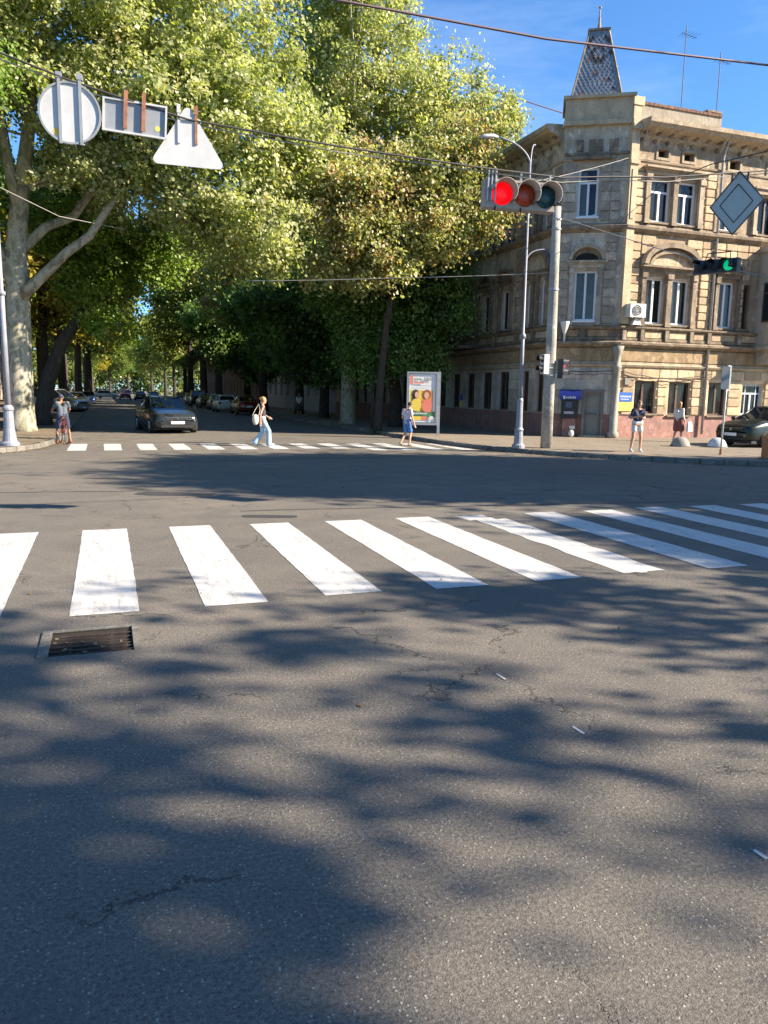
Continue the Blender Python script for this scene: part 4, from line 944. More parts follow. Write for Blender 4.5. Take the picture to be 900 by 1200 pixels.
tree('chestnut_tree', 'browning tree with rusty sunlit leaves reaching over the pavement left of the red signal', O,
     [(0, 0, -.1), (0, 0, .3), (.05, -.1, 2), (.1, -.6, 4.6), (.2, -1.6, 7.2)], [.26, .2, .17, .14, .09], rel(BP, O), 640, 95, .15, A_LBROWN, A_DKBARK, 16, 60, 13, spread=.5, r0=.07)
O = (14.0, 37.3, .15)
DP = [(12.5, 36, 6.0, 2.5), (14.6, 36.4, 6.2, 2.1), (13, 36.2, 8.2, 2.2), (10.9, 36.8, 7.2, 1.7), (12.6, 35.5, 4.0, 1.1), (11.5, 36, 5.0, 1.2), (14.4, 34.6, 6.2, 1.7), (15.3, 33.8, 7.3, 1.2), (13.5, 34.5, 4.0, 1.25), (11.8, 35.5, 3.4, 1.2), (15.5, 33.2, 5.2, .9), (14.6, 34.4, 3.2, .8)]
tree('lime_tree', 'dark green bushy tree with thick dark trunk just behind the poster light box', O,
     [(0, 0, -.1), (0, 0, .3), (0, 0, 1.4), (-.2, 0, 3), (-.5, 0, 5)], [.46, .36, .32, .27, .18], rel(DP, O), 900, 105, .15, A_LDARK, A_DKBARK, 16, 70, 14, spread=.55)
O = (11.9, 34.8, .15)
m_ = [(11.7, 34.6, 4.4, 1.1), (12.2, 34.9, 5.3, 1.0)]
tree('young_tree', 'thin young dark tree at the kerb between the plane trunk and light box', O, [(0, 0, -.1), (0, 0, 1), (0, 0, 2.5), (0, 0, 4)], [.1, .08, .07, .04], rel(m_, O), 60, 90, .15, A_LDARK, A_DKBARK, 6, 20, 15, spread=.4, r0=.03)
O = (-2.72, 38.4, .15)
LT = [(1.2, 39, 8, 2.2), (3, 38, 8.6, 1.7), (-1.5, 39.5, 9.5, 2.4), (-.6, 37.6, 6.4, 1.1), (.2, 38, 5.1, 1.0), (-6, 39, 6, 2.2)]
tree('leaning_tree', 'dark trunked tree leaning over the road behind the pale plane trunk', O, [(0, 0, -.1), (.05, 0, .6), (.3, 0, 2), (.9, 0, 3.6), (1.8, 0, 5.0), (2.8, .0, 6.6)], [.48, .38, .33, .28, .22, .14], rel(LT, O), 420, 95, .17, A_LGREEN, A_DKBARK, 14, 60, 16, spread=.55, r0=.09)

# rows down the street: three crowns shared by copies
def street_proto(seed, lumps, mat, h=5.0):
    me, C = leaf_mesh('crown', lumps, 420, 80, .26, mat, .75, seed); tk = trunk_mb([(0, 0, -.1), (0, 0, .4), (.05, 0, 2), (.1, .05, h), (.2, .1, h+3)], [.46, .36, .32, .27, .16], 10, seed)
    br = branches((.1, .05, h), C, 12, 40, .12, seed, 0, [(.1, .05, h), (.2, .1, h+2.5)])
    return me, tk.mesh('trunk', A_DKBARK, True), br.mesh('branches', A_DKBARK, True)
PR = [street_proto(31, [(0, 0, 9, 4.0), (2.4, 1, 11, 3), (-2.4, -1, 12, 3), (0, 0, 14, 3.3), (1.8, -2, 7.6, 2.2), (-2.6, 1.5, 7.8, 2.3), (-3.6, 0, 6.4, 1.5)], A_LMID),
      street_proto(32, [(0, 0, 8.4, 3.6), (3, -1, 8.6, 2.6), (-2, 2, 10.5, 3), (1, 0, 12.4, 3.2), (-3, -2, 7.4, 2.2), (3.8, .8, 6.2, 1.7)], A_LMID),
      street_proto(33, [(0, 0, 10, 4.4), (-3, 0, 9, 3), (3, 2, 11, 3), (0, -1, 15, 3.6), (0, 2, 17.5, 2.6), (2.8, -2.6, 7.4, 1.9), (1, -1, 4.6, 1.6)], A_LMID)]
PR.append(street_proto(34, [(0, 0, 7.5, 3.4), (-2.4, -.8, 5.0, 2.0), (1.6, -1.6, 4.2, 1.9), (-3.4, .6, 7.6, 2.2), (0, -2, 3.2, 1.3), (1, 1, 10, 3), (-1.6, -2.2, 3.4, 1.1)], A_LMID, 4.0))
def street_tree(i, x, y, rz, sc, label, mat=None, group='street trees receding along both kerbs'):
    t = thing('street_tree', label, 'tree', (x, y, .15), rz, group); t.scale = (sc, sc, sc)
    for nm, me in zip(('crown', 'trunk', 'branches'), PR[i]):
        o = bpy.data.objects.new(nm, me); COL.objects.link(o); o.parent = t
        if nm == 'branches': o['kind'] = 'stuff'
        if nm == 'crown' and mat is not None: o.material_slots[0].link = 'OBJECT'; o.material_slots[0].material = mat
    return t
street_tree(1, -3.4, 50, 0.3, .98, 'yellowing tree on the left kerb behind the leaning dark trunk', A_LYELL)
street_tree(0, -4.2, 61, 1.3, 1.0, 'green tree on the left kerb behind the yellowing tree', A_LGREEN)
street_tree(3, 13.6, 49.8, .2, .95, 'dark tree on the right pavement close behind the tall plane trunk', A_LDARK)
street_tree(3, 14.0, 58.5, .4, 1.0, 'dark tree in front of the pale blue-grey building, left of two dark trunks', A_LDARK)
for k, (i, x, y, rz, sc, mt) in enumerate([(2, -3.4, 73, 4, 1.1, None), (1, -3.8, 86, 3.5, 1.25, A_LYELL), (0, -3, 101, 5, 1.3, None), (2, -2.2, 118, 1, 1.55, None), (1, -2.4, 137, 3, 1.5, A_LGREEN), (0, -3, 158, 0, 1.5, None), (2, -4, 183, 2, 1.1, None), (0, -3, 212, 2, 1.2, A_LYELL), (1, 1.5, 250, 2, 1.2, None),
                                        (0, 12.9, 67, 3.3, 1.15, A_LBROWN), (3, 13.5, 79, .5, 1.1, A_LDARK), (1, 12.6, 92, 3.0, 1.3, None), (0, 12.6, 107, 2.5, 1.5, A_LBROWN), (2, 12.5, 124, 4.5, 1.5, None), (1, 13.5, 143, 1.1, 1.1, None), (0, 13.5, 165, 3, 1.1, None), (1, 13.5, 190, 3, 1.2, None), (2, 12, 220, 3, 1.1, None), (0, 7, 262, 1, 1.2, A_LGREEN), (0, -9.5, 52, 2, 1.1, A_LDARK), (1, -10, 68, 1, 1.2, A_LDARK), (2, -11, 44, 0, .9, A_LDARK), (0, 21, 56, 0, 1.1, None)]):
    side = 'left' if x < 3 else 'right'; cname = {None: 'mid green', A_LYELL: 'yellowish', A_LGREEN: 'bright green', A_LBROWN: 'brownish', A_LDARK: 'dark green'}[mt]
    how = 'near' if y < 75 else 'farther' if y < 130 else 'distant'
    rank = ['first', 'second', 'third', 'fourth', 'fifth', 'sixth', 'seventh', 'eighth', 'ninth', 'tenth', 'eleventh', 'twelfth'][[0, 1, 2, 3, 4, 5, 6, 7, 8, 0, 1, 2, 3, 4, 5, 6, 7, 8, 9, 0, 1, 2, 3][k]]
    lab = f'{how} {cname} street tree, {rank} along the {side} kerb beyond the dark trunks'
    if x < -8: lab = ['dark tree behind the left pavement, beyond the yellowing tree', 'dark tree farthest back behind the left pavement near parked van', 'dark tree filling the left edge behind the pale plane trunk'][k-19]
    if x > 20: lab = 'tree rising behind the roof of the shaded side facade'
    street_tree(i, x, y, rz, sc, lab, mt)
# green mass closing the street
me, C = leaf_mesh('far_trees', [(x, 290+(i % 3)*8, 6+(i % 2)*6, 9, 5, 9) for i, x in enumerate(range(-40, 70, 5))], 1700, 40, .8, A_LMID, 1.8, 77)
o = bpy.data.objects.new('far_tree_line', me); COL.objects.link(o); o['kind'] = 'stuff'; o['label'] = 'hazy green tree mass closing the far end of the street'
# trees on the near right pavement that shade the crossing
SH = [leaf_mesh('crown', [(0, 0, 10, 4.2, 4.2, 3.2), (2.5, 1, 9, 2.8), (-2.2, -1.5, 8.6, 2.6), (0, 2.4, 12, 2.7), (-1, -.5, 13, 2.4)], 470, 95, .26, A_LPLANE, .75, 51, .3)[0],
      leaf_mesh('crown', [(0, 0, 9.5, 4, 4, 3), (-2.6, 1, 8.5, 2.4), (2.2, -2, 10, 2.7), (1, 2, 12, 2.6)], 430, 95, .26, A_LPLANE, .75, 52, .3)[0]]
SH += [leaf_mesh('crown', [(0, 0, 10, 4.2, 4.2, 3.2), (2.5, 1, 9, 2.8), (-2.2, -1.5, 8.6, 2.6), (0, 2.4, 12, 2.7)], 88, 68, .24, A_LPLANE, .52, 53, .2)[0],
       leaf_mesh('crown', [(0, 0, 9.5, 4, 4, 3), (-2.6, 1, 8.5, 2.4), (2.2, -2, 10, 2.7), (1, 2, 12, 2.6)], 80, 68, .24, A_LPLANE, .52, 54, .2)[0]]
shtk = trunk_mb([(0, 0, -.1), (0, 0, .4), (0, 0, 2), (.1, 0, 5), (.2, .1, 9)], [.5, .4, .36, .3, .16], 12, 4).mesh('trunk', A_PLBARK, True)
for k, (x, y, i, rz, sc) in enumerate([(23.97, 7.8, 0, -2.9, 1.06), (30.1, 6.18, 1, -2.82, 1.15), (15.17, -6.45, 3, 2.63, 1.14), (15.93, -1.18, 2, 0.96, 0.65), (26.59, -0.78, 1, 3.79, 0.95), (15.55, -8.97, 3, 6.59, 1.05), (35.76, 4.08, 0, 2.4, 1.05), (25.83, 7.01, 1, 2.63, 1.11), (21.29, 7.86, 0, 2.5, 0.82), (21.23, -8.14, 2, 0.52, 0.85)]):
    t = thing('shade_tree', ['plane tree shading the middle of the junction from the near right corner', 'second plane tree right of the near corner, along the cross street', 'thin crowned plane tree beside the camera that dapples the foreground asphalt', 'thin crowned plane tree in the second row right of the camera', 'plane tree whose shade turns the rightmost stripes blue', 'thin crowned plane tree behind the camera by the kerb', 'plane tree farthest right along the cross street', 'low dense plane tree between the two cross street planes', 'smallest dense plane tree nearest the crossing on the right corner', 'thin crowned plane tree set back from the kerb behind the camera'][k], 'tree', (x, y, .15), rz, 'plane trees shading the near side of the crossing'); t.scale = (sc, sc, sc)
    for nm, me in (('crown', SH[i]), ('trunk', shtk)):
        o = bpy.data.objects.new(nm, me); COL.objects.link(o); o.parent = t
# balcony plants
me, C = leaf_mesh('balcony_plants', rel([(FL.p(8.2, 0, .8)[0], FL.p(8.2, 0, .8)[1], 5.2, .45), (FL.p(10.6, 0, .8)[0], FL.p(10.6, 0, .8)[1], 4.9, .45), (FL.p(9.5, 0, .9)[0], FL.p(9.5, 0, .9)[1], 4.75, .4)], tuple(bl.location)), 30, 40, .12, A_LDARK, .2, 8)
o = bpy.data.objects.new('balcony_plants', me); COL.objects.link(o); o.parent = bl; o['kind'] = 'stuff'

# ------------------------------------------------------------------ poles and lamps
t = thing('concrete_pole', 'thick pale concrete pole standing on the corner pavement right of the thin lamp', 'pole', (13.66, 22.17, .146))
m = MB(); m.tube([(0, 0, -.1), (.0, 0, 3), (-.02, 0, 5.5), (-.03, 0, 7.6)], [.195, .172, .15, .13], 16); m.build('shaft', A_CONC, t, smooth=True, world=False)
m = MB()
for z, r in ((7.2, .145), (6.9, .148), (5.05, .165), (2.75, .19), (2.35, .19)): m.lathe([(r-.02, z), (r+.012, z), (r+.012, z+.05), (r-.02, z+.05)], (-.02, 0, 0), 16)
m.build('steel_band', A_STEEL, t, world=False)
t = thing('street_lamp', 'tall slender grey street lamp with curved arms beside the concrete pole', 'street lamp', (12.67, 22.27, .146))
m = MB(); m.lathe([(.0, 0), (.21, 0), (.21, .10), (.15, .16), (.13, .55), (.155, .6), (.11, .68), (.095, 1.5), (.105, 1.55), (.08, 1.62)], n=16); m.build('base', A_PAINTPOLE, t, smooth=False, world=False)
m = MB(); m.tube([(0, 0, 1.6), (0, 0, 3.6), (0, 0, 3.62), (-.01, 0, 8.85)], [.07, .055, .042, .03], 12); m.lathe([(.04, 3.5), (.09, 3.52), (.09, 3.62), (.04, 3.7)], n=12); m.build('pole', A_PAINTPOLE, t, smooth=True, world=False)
m = MB(); m.tube(bez((0, 0, 8.8), (-.15, 0, 9.35), (-1.15, .1, 9.5), 8), .028, 8); m.build('arm', A_PAINTPOLE, t, smooth=True, world=False)
m = MB(); m.tube([(-1.1, .1, 9.49), (-1.25, .1, 9.5), (-1.5, .12, 9.47), (-1.72, .13, 9.43)], [.03, .06, .065, .02], 10); m.build('lamp_head', A_SIGNW, t, smooth=True, world=False)
m = MB(); m.tube(bez((0, 0, 8.6), (.05, .1, 9.5), (.6, .8, 9.65), 8), .022, 8); m.build('arm', A_PAINTPOLE, t, smooth=True, world=False)
m = MB(); m.tube(bez((0, 0, 5.9), (.05, 0, 6.3), (.75, -.05, 6.3), 8), .022, 8); m.build('arm', A_PAINTPOLE, t, smooth=True, world=False)
t = thing('street_lamp', 'grey lamp post with flared base at the left edge before the plane tree', 'street lamp', (-2.67, 24.9, .146))
m = MB(); m.lathe([(.0, 0), (.27, 0), (.27, .08), (.20, .14), (.15, .5), (.135, 1.0), (.16, 1.04), (.16, 1.10), (.10, 1.18)], n=18); m.build('base', A_PAINTPOLE, t, world=False)
m = MB(); m.tube([(0, 0, 1.1), (0, 0, 4.3), (0, 0, 4.32), (-.03, 0, 9.6)], [.085, .075, .06, .045], 14); m.lathe([(.07, 4.25), (.11, 4.27), (.11, 4.36), (.06, 4.4)], n=14); m.build('pole', A_PAINTPOLE, t, smooth=True, world=False)
m = MB(); m.tube(bez((-.03, 0, 9.5), (-.2, 0, 10.1), (-1.5, 0, 10.2), 8), .03, 8); m.build('arm', A_PAINTPOLE, t, smooth=True, world=False)
bn = thing('pole_banner', 'narrow blue-violet banner hung on the left lamp post', 'banner', (-2.9, 24.95, 4.9))
m = MB(); m.box(-.42, -.02, -.012, .012, -.1, 2.9); m.build('banner_cloth', plain('violet_banner', (.13, .13, .30), .7), bn, world=False)
m = MB(); m.tube([(.2, 0, 2.9), (-.45, 0, 2.9)], .015, 5); m.tube([(.2, 0, -.1), (-.45, 0, -.1)], .015, 5); m.build('bracket', A_STEEL, bn, world=False)
kk = thing('poster_stand', 'white, blue and red poster stand at the left edge behind the lamp post', 'poster', (-4.9, 33, .146), .5)
m = MB(); m.box(-.6, .6, -.08, .08, .5, 2.6); m.build('panel', A_WHITE, kk, world=False)
m = MB(); m.box(-.52, .52, -.09, -.082, 1.9, 2.5); m.build('blue_print', A_BLUE, kk, world=False)
m = MB(); m.box(-.5, .5, -.09, -.082, .6, 1.1); m.box(-.2, .45, -.09, -.082, 1.35, 1.7); m.build('red_print', plain('red_print', (.5, .05, .04), .6), kk, world=False)
for s in (-.5, .5): m = MB(); m.tube([(s, 0, -.02), (s, 0, .5)], .03, 6); m.build('leg', A_STEEL, kk, world=False)
t = thing('litter_bin', 'small black litter bin at the left edge beside the plane trunk', 'bin', (-3.95, 31.2, .146))
m = MB(); m.lathe([(0, 0), (.2, 0), (.24, .62), (.26, .64), (.26, .68), (.22, .68), (.2, .3), (0, .3)], n=16); m.build('bucket', A_IRON, t, world=False); m = MB(); m.tube([(-.26, 0, .3), (-.3, 0, .9), (.3, 0, .9), (.26, 0, .3)], .02, 6); m.build('hoop', A_IRON, t, world=False)
# sign post seen edge-on at the right
t = thing('sign_post', 'thin leaning post with two back-to-back sign plates near the parked green car', 'sign post', (17.78, 18.82, .146))
m = MB(); m.tube([(0, 0, -.05), (.0, 0, .18)], [.035, .035], 8); m.build('rusty_foot', A_RUST, t, world=False)
m = MB(); m.tube([(0, 0, .18), (.03, .02, 1.2), (.06, .03, 2.72)], .027, 8); m.build('post', A_SIGNW, t, smooth=True, world=False)
m = MB(); r = Matrix.Rotation(radians(-22), 3, 'Z')
def rb(m, R, x0, x1, y0, y1, z0, z1, o=(0, 0, 0)):
    P = [R @ Vector(p) for p in ((x0, y0, z0), (x1, y0, z0), (x1, y1, z0), (x0, y1, z0), (x0, y0, z1), (x1, y0, z1), (x1, y1, z1), (x0, y1, z1))]; m.hexa([(p.x+o[0], p.y+o[1], p.z+o[2]) for p in P])
rb(m, r, -.22, .02, -.015, .015, 2.0, 2.68, (.03, -.05, 0)); m.build('sign_plate', A_SIGNB, t, world=False)
m = MB(); r = Matrix.Rotation(radians(30), 3, 'Z'); rb(m, r, .0, .26, -.015, .015, 1.96, 2.72, (.06, .04, 0)); m.build('sign_plate', A_SIGNB, t, world=False)
m = MB(); rb(m, r, .255, .275, -.02, .02, 1.96, 2.72, (.06, .04, 0)); m.build('plate_rim', A_SIGNW, t, world=False)
# pedestrian signals on the concrete pole
def signal_box(name, label, loc, rz, w, h, mats, k=2, lens=()):
    t = thing(name, label, 'traffic light', loc, rz, 'signals at the crossing')
    m = MB(); m.box(-w/2, w/2, -.09, .09, 0, h); m.build('housing', mats[0], t, world=False)
    for i in range(k):
        z = h*(i+.5)/k; r = h/k*.36
        m = MB(); n = 14; m.add([(r*cos(2*pi*j/n), -.095, z+r*sin(2*pi*j/n)) for j in range(n)], [tuple(range(n))]); m.build('lens', lens[i], t, world=False)
        m = MB(); m.lathe([(r*1.12, -.09), (r*1.1, -.25)], (0, 0, z), 14, axis='y', a0=-.3, a1=pi+.3); m.build('visor', mats[1], t, world=False)
    m = MB(); m.box(-.03, .03, .09, .28, h*.3, h*.36); m.build('bracket', A_STEEL, t, world=False); return t
signal_box('pedestrian_signal', 'pale pedestrian signal box on the left side of the concrete pole, turned away', (13.36, 22.0, 2.55), radians(-95), .26, .62, (A_WHITE, A_DARKH), 2, (A_BLKPL, A_BLKPL))
signal_box('pedestrian_signal', 'dark pedestrian signal with small red light on the right side of the concrete pole', (13.98, 21.98, 2.42), radians(40), .3, .62, (A_DARKH, A_VISOR), 2, (A_BLKPL, plain('dull_red_lens', (.45, .02, .015), .3)))

# ------------------------------------------------------------------ span wires and what hangs on them
def wire(label, pts, r=.012, mat=A_WIRE, name='overhead_wire', sag=0.0, n=14):
    P = []
    for a, b in zip(pts[:-1], pts[1:]):
        a, b = Vector(a), Vector(b)
        for i in range(n): f = i/n; p = a.lerp(b, f); p.z -= sag*4*f*(1-f)*((b-a).length/20); P.append(p)
    P.append(Vector(pts[-1])); m = MB(); m.tube(P, r, 5); return tag(m.build(name, mat, smooth=True), label, 'wire', 'overhead wires')
SW = [(-5.5, 9.3, 6.35), (-.9, 9.5, 5.28), (-.25, 9.5, 5.11), (.35, 9.5, 4.99), (.99, 9.5, 4.87), (2.8, 9.5, 4.79), (4.7, 9.5, 4.755), (5.9, 9.5, 4.76), (6.73, 9.5, 4.86), (7.58, 9.5, 4.94), (9.42, 9.5, 5.23), (13, 9.6, 5.9)]
wire('sagging span wire that carries the three pale sign backs and the red signal', SW, .012, A_WIRE, n=5)
wire('second thinner strand running just under the span wire with the sign backs', [(p[0], p[1]+.03, p[2]-.035-.02*(i % 2)) for i, p in enumerate(SW)], .007, A_WIREL, n=5)
wire('thick purple-brown cable crossing high over the street to the upper right', [(-2, 12, 7.9), (3.45, 12, 7.61), (7.01, 12, 7.64), (11.68, 12, 7.93), (17, 12, 8.6)], .02, A_WIREP, n=6)
wire('thin high cable passing behind the spire and roof', [(-8, 64, 36), (18, 62, 29.6), (46, 60, 24.5), (70, 60, 22)], .05, A_WIREP, sag=.4)
wire('dark cable from the chamfered corner up to the right across the diamond sign', [(20.0, 27.6, 8.95), (13.5, 17, 7.2), (11.6, 13.2, 6.5), (12.6, 11.2, 6.6)], .011, A_WIRE, n=6)
wire('pale cable running from the concrete pole down to the right past the green signal', [(13.64, 22.15, 7.45), (14.9, 18.4, 5.9), (14.3, 15.3, 4.95), (15.2, 13.6, 4.35)], .013, A_WIREL, n=6)
wire('level pale wire crossing from the dark trees to the concrete pole', [(4.5, 26, 5.4), (9, 24.2, 5.55), (13.6, 22.17, 5.75)], .012, A_WIREL, sag=.1)
wire('short wire at the left edge descending across the plane branches', [(-2.7, 24.95, 7.4), (-1.2, 28, 7.3), (1.0, 31.5, 7.7)], .012, A_WIREL)
wire('thin wire from the lamp arm to the chamfered facade at signal height', [(12.66, 22.27, 8.4), (20.0, 27.4, 11.3)], .01, A_WIREL, sag=.1)

def disc(m, r, y0, y1, c=(0, 0), n=36, pts=None):
    P = pts or [(c[0]+r*cos(2*pi*i/n), c[1]+r*sin(2*pi*i/n)) for i in range(n)]; k = len(P)
    m.add([(x, y0, z) for x, z in P]+[(x, y1, z) for x, z in P], [tuple(range(k)), tuple(range(2*k-1, k-1, -1))]+[(i, (i+1) % k, k+(i+1) % k, k+i) for i in range(k)])
# round sign back
t = thing('hanging_sign', 'round pale sign back hanging from the span wire, leftmost of three', 'sign', (-.25, 9.52, 4.78), radians(-4), 'sign backs hanging on the span wire')
m = MB(); disc(m, .31, -.004, .004); m.build('plate', A_SIGNW, t, world=False)
m = MB(); m.lathe([(.30, -.022), (.32, -.022), (.32, .006), (.30, .006), (.30, -.022)], (0, 0, 0), 40, axis='y'); m.build('rim', A_SIGNB, t, world=False)
for x in (-.10, .11): m = MB(); m.box(x-.016, x+.016, -.03, -.004, -.32, .37); m.box(x-.03, x+.03, -.035, .035, .34, .40); m.build('hanger_strap', A_SIGNB, t, world=False)
m = MB(); disc(m, .04, -.0065, -.0045, (-.14, -.2), 10); m.build('sticker', A_YEL, t, world=False)
t = thing('hanging_sign', 'rectangular grey sign back with two rusty straps hanging from the span wire', 'sign', (.42, 9.52, 4.81), radians(-4), 'sign backs hanging on the span wire'); t.rotation_euler = (0, radians(3), radians(-4))
m = MB(); m.box(-.33, .33, -.004, .004, -.165, .165); m.build('plate', A_SIGNB, t, world=False)
m = MB(); m.box(-.34, .34, -.03, .0, .155, .175); m.box(-.34, .34, -.03, .0, -.175, -.155); m.box(-.34, -.32, -.031, .0, -.155, .155); m.box(.32, .34, -.031, .0, -.155, .155); m.build('rim', A_SIGNW, t, world=False)
for x in (-.10, .09): m = MB(); m.box(x-.02, x+.02, -.045, -.02, -.13, .27); m.build('hanger_strap', A_RUST, t, world=False)
m = MB(); disc(m, .03, -.0065, -.0045, (.24, -.07), 10); m.build('sticker', A_YEL, t, world=False)
t = thing('hanging_sign', 'white triangular sign back hanging from the span wire, rightmost of three', 'sign', (.99, 9.52, 4.69), radians(-4), 'sign backs hanging on the span wire'); t.rotation_euler = (0, radians(.5), radians(-4))
pts = []
for (px, pz), a0 in (((0, .26), 30), ((-.335, -.27), 150), ((.335, -.27), 270)):
    for q in range(6): a = radians(a0+120*q/5); pts.append((px+.05*cos(a), pz+.05*sin(a)))
m = MB(); disc(m, 0, -.004, .004, pts=pts); m.build('plate', A_SIGNW, t, world=False)
for x, mt in ((-.10, A_SIGNW), (.09, A_SIGNW)): m = MB(); m.box(x-.014, x+.014, -.02, -.0045, -.08, .25); m.box(x-.02, x+.02, -.025, .0, .24, .33); m.build('hanger_strap', A_RUST if x > 0 else mt, t, world=False)
# diamond
t = thing('hanging_sign', 'grey diamond-shaped sign back hanging before the sunlit facade', 'sign', (8.88, 9.5, 4.71), radians(-30)); t.rotation_euler = (0, radians(3), radians(-78))
h = .44
m = MB(); disc(m, 0, -.004, .004, pts=[(0, h), (-h, 0), (0, -h), (h, 0)]); m.build('plate', plain('blue_grey_sign_back', (.30, .34, .34), .5, .2, .12, 3), t, world=False)
m = MB(); g = .27; rr = [(0, g), (-g, 0), (0, -g), (g, 0), (0, g)]; m.tube([(x, -.012, z) for x, z in rr], .007, 5); rr = [(0, h), (-h, 0), (0, -h), (h, 0), (0, h)]; m.tube([(x, -.004, z) for x, z in rr], .013, 5); m.build('folded_rib', plain('dark_rib', (.05, .055, .06), .5), t, world=False)
for q in (-.13, .13): m = MB(); m.box(q-.015, q+.015, .006, .03, .1, .42); m.build('hanger_strap', A_IRON, t, world=False)
# big horizontal signal: red, amber, green
t = thing('traffic_light', 'large horizontal traffic light over the crossing, its left red lens lit', 'traffic light', (5.28, 9.5, 4.47), radians(-12)); t.rotation_euler = (radians(0), radians(1.5), radians(-12))
m = MB(); m.box(-.50, .47, .0, .16, -.18, .18); m.box(-.50, .47, -.02, .0, .15, .18); m.box(-.50, .47, -.02, .0, -.18, -.15); m.build('housing', A_HOUSING, t, world=False)
for q, r in ((-.46, .012), (-.36, .015), (-.41, .012), (.40, .015), (0, .015)): m = MB(); m.tube([(q, -.03 if q < -.3 else .05, -.1 if q < -.3 else .16), (q, -.03 if q < -.3 else .05, .30)], r, 6); m.build('hanger_rod', A_STEEL, t, world=False)
for x, mt in ((-.26, A_RED), (.05, A_AMBER), (.34, A_UGREEN)):
    m = MB(); m.lathe([(.0, -.045), (.07, -.04), (.13, -.02), (.142, -.002)], (x, 0, 0), 24, axis='y'); m.build('lens', mt, t, smooth=True, world=False)
    m = MB(); m.lathe([(.148, -.0), (.165, -.02), (.158, -.22), (.15, -.22), (.146, -.0)], (x, 0, 0), 26, axis='y', a0=-.75, a1=pi*.95); m.build('visor', A_VISOR, t, smooth=True, world=False)
m = MB()
for x in (-.35, .0): m.box(x-.01, x+.01, -.03, -.01, -.215, -.16)
m.build('latch', A_IRON, t, world=False)
# the far side-on signal with the green lens
t = thing('traffic_light', 'dark horizontal traffic light seen side-on with one green lens glowing', 'traffic light', (13.2, 14.6, 4.84), radians(48)); t.rotation_euler = (radians(0), radians(2), radians(-72))
m = MB(); m.box(-.52, .52, -.02, .14, -.15, .15); m.build('housing', A_DARKH, t, world=False)
for x, mt in ((-.34, A_BLKPL), (0, A_BLKPL), (.32, A_GREENL)):
    m = MB(); m.lathe([(.0, -.05), (.08, -.045), (.12, -.022)], (x, 0, 0), 20, axis='y'); m.build('lens', mt, t, smooth=True, world=False)
    m = MB(); m.lathe([(.13, -.02), (.135, -.26), (.128, -.26), (.125, -.02)], (x, 0, 0), 20, axis='y', a0=-.5, a1=pi*.8); m.build('visor', A_DARKH, t, smooth=True, world=False)
m = MB(); m.tube([(-.3, .05, .14), (-.25, .05, .3), (.3, .05, .3), (.3, .05, .14)], .014, 5); m.build('hanger', A_IRON, t, world=False)

# ------------------------------------------------------------------ poster light box
bb = thing('poster_light_box', 'grey framed poster light box with two illustrated figures on one side post', 'light box', (13.04, 29.65, .146), radians(-18))
m = MB(); m.box(-.055, .055, -.05, .05, -.02, 2.62); m.build('post', A_STEEL, bb, world=False)
m = MB(); x0, x1, z0, z1 = -1.34, -.06, .42, 2.6
m.box(x0, x1, -.10, .10, z0, z0+.1); m.box(x0, x1, -.10, .10, z1-.07, z1); m.box(x0, x0+.07, -.10, .10, z0+.1, z1-.07); m.box(x1-.07, x1, -.10, .10, z0+.1, z1-.07); m.box(x0+.07, x1-.07, -.04, .1, z0+.1, z1-.07); m.build('frame', A_SIGNB, bb, world=False)
po = MB(); po.box(x0+.09, x1-.09, -.06, -.045, z0+.12, z1-.09); po = po.build('poster', plain('poster_white', (.70, .70, .68), .5, vary=.04), bb, world=False)
def flat(nm, mt, shapes):
    m = MB()
    for P in shapes: m.add([(x, FL_Y[0], z) for x, z in P], [tuple(range(len(P)))])
    FL_Y[0] -= .0022
    return m.build(nm, mt, po, world=False)
FL_Y = [-.062]
el = lambda cx, cz, rx, rz, n=16: [(cx+rx*cos(2*pi*i/n), cz+rz*sin(2*pi*i/n)) for i in range(n)]
rc = lambda a, b, c, d: [(a, c), (b, c), (b, d), (a, d)]
P_Y, P_O, P_R, P_S, P_B, P_G, P_T = [plain(n, c, .6, vary=.05) for n, c in (('print_yellow', (.75, .55, .08)), ('print_orange', (.75, .28, .06)), ('print_pink', (.70, .20, .14)), ('print_skin', (.65, .38, .24)), ('print_black_hair', (.05, .04, .05)), ('print_green', (.08, .22, .10)), ('print_brown_hair', (.30, .12, .05)))]
flat('print_field', P_Y, [rc(x0+.12, x0+.62, .98, 1.86)]); flat('print_field', P_O, [rc(x0+.62, x1-.2, .98, 1.84)])
flat('print_band', P_G, [rc(x0+.12, x1-.1, .72, .98)]); flat('print_band', P_Y, [rc(x0+.2, x0+.62, .62, .78)]); flat('print_band', P_R, [rc(x0+.62, x0+.85, .62, .78)])
flat('print_hair', P_B, [el(x0+.36, 1.68, .15, .2), rc(x0+.22, x0+.36, 1.4, 1.7)]); flat('print_hair', P_T, [el(x0+.84, 1.68, .17, .2)])
flat('print_face', P_S, [el(x0+.42, 1.66, .09, .13)]); flat('print_face', P_S, [el(x0+.82, 1.64, .10, .14)]); flat('print_dress', P_Y, [el(x0+.40, 1.25, .22, .26)]); flat('print_dress', P_R, [el(x0+.84, 1.22, .22, .28)])
flat('print_lettering', P_R, [rc(x0+.12, x0+.24, 2.1, 2.46)]+[rc(x0+.28+i*.07, x0+.33+i*.07, 2.12, 2.19) for i in range(6)]); flat('print_lettering', P_G, [rc(x0+.28+i*.065, x0+.325+i*.065, 2.26, 2.33) for i in range(5)]); flat('print_lettering', A_SIGNB, [rc(x0+.7+i*.06, x0+.74+i*.06, 2.24, 2.38) for i in range(6)]+[rc(x0+.3, x1-.25, 2.02, 2.035)])
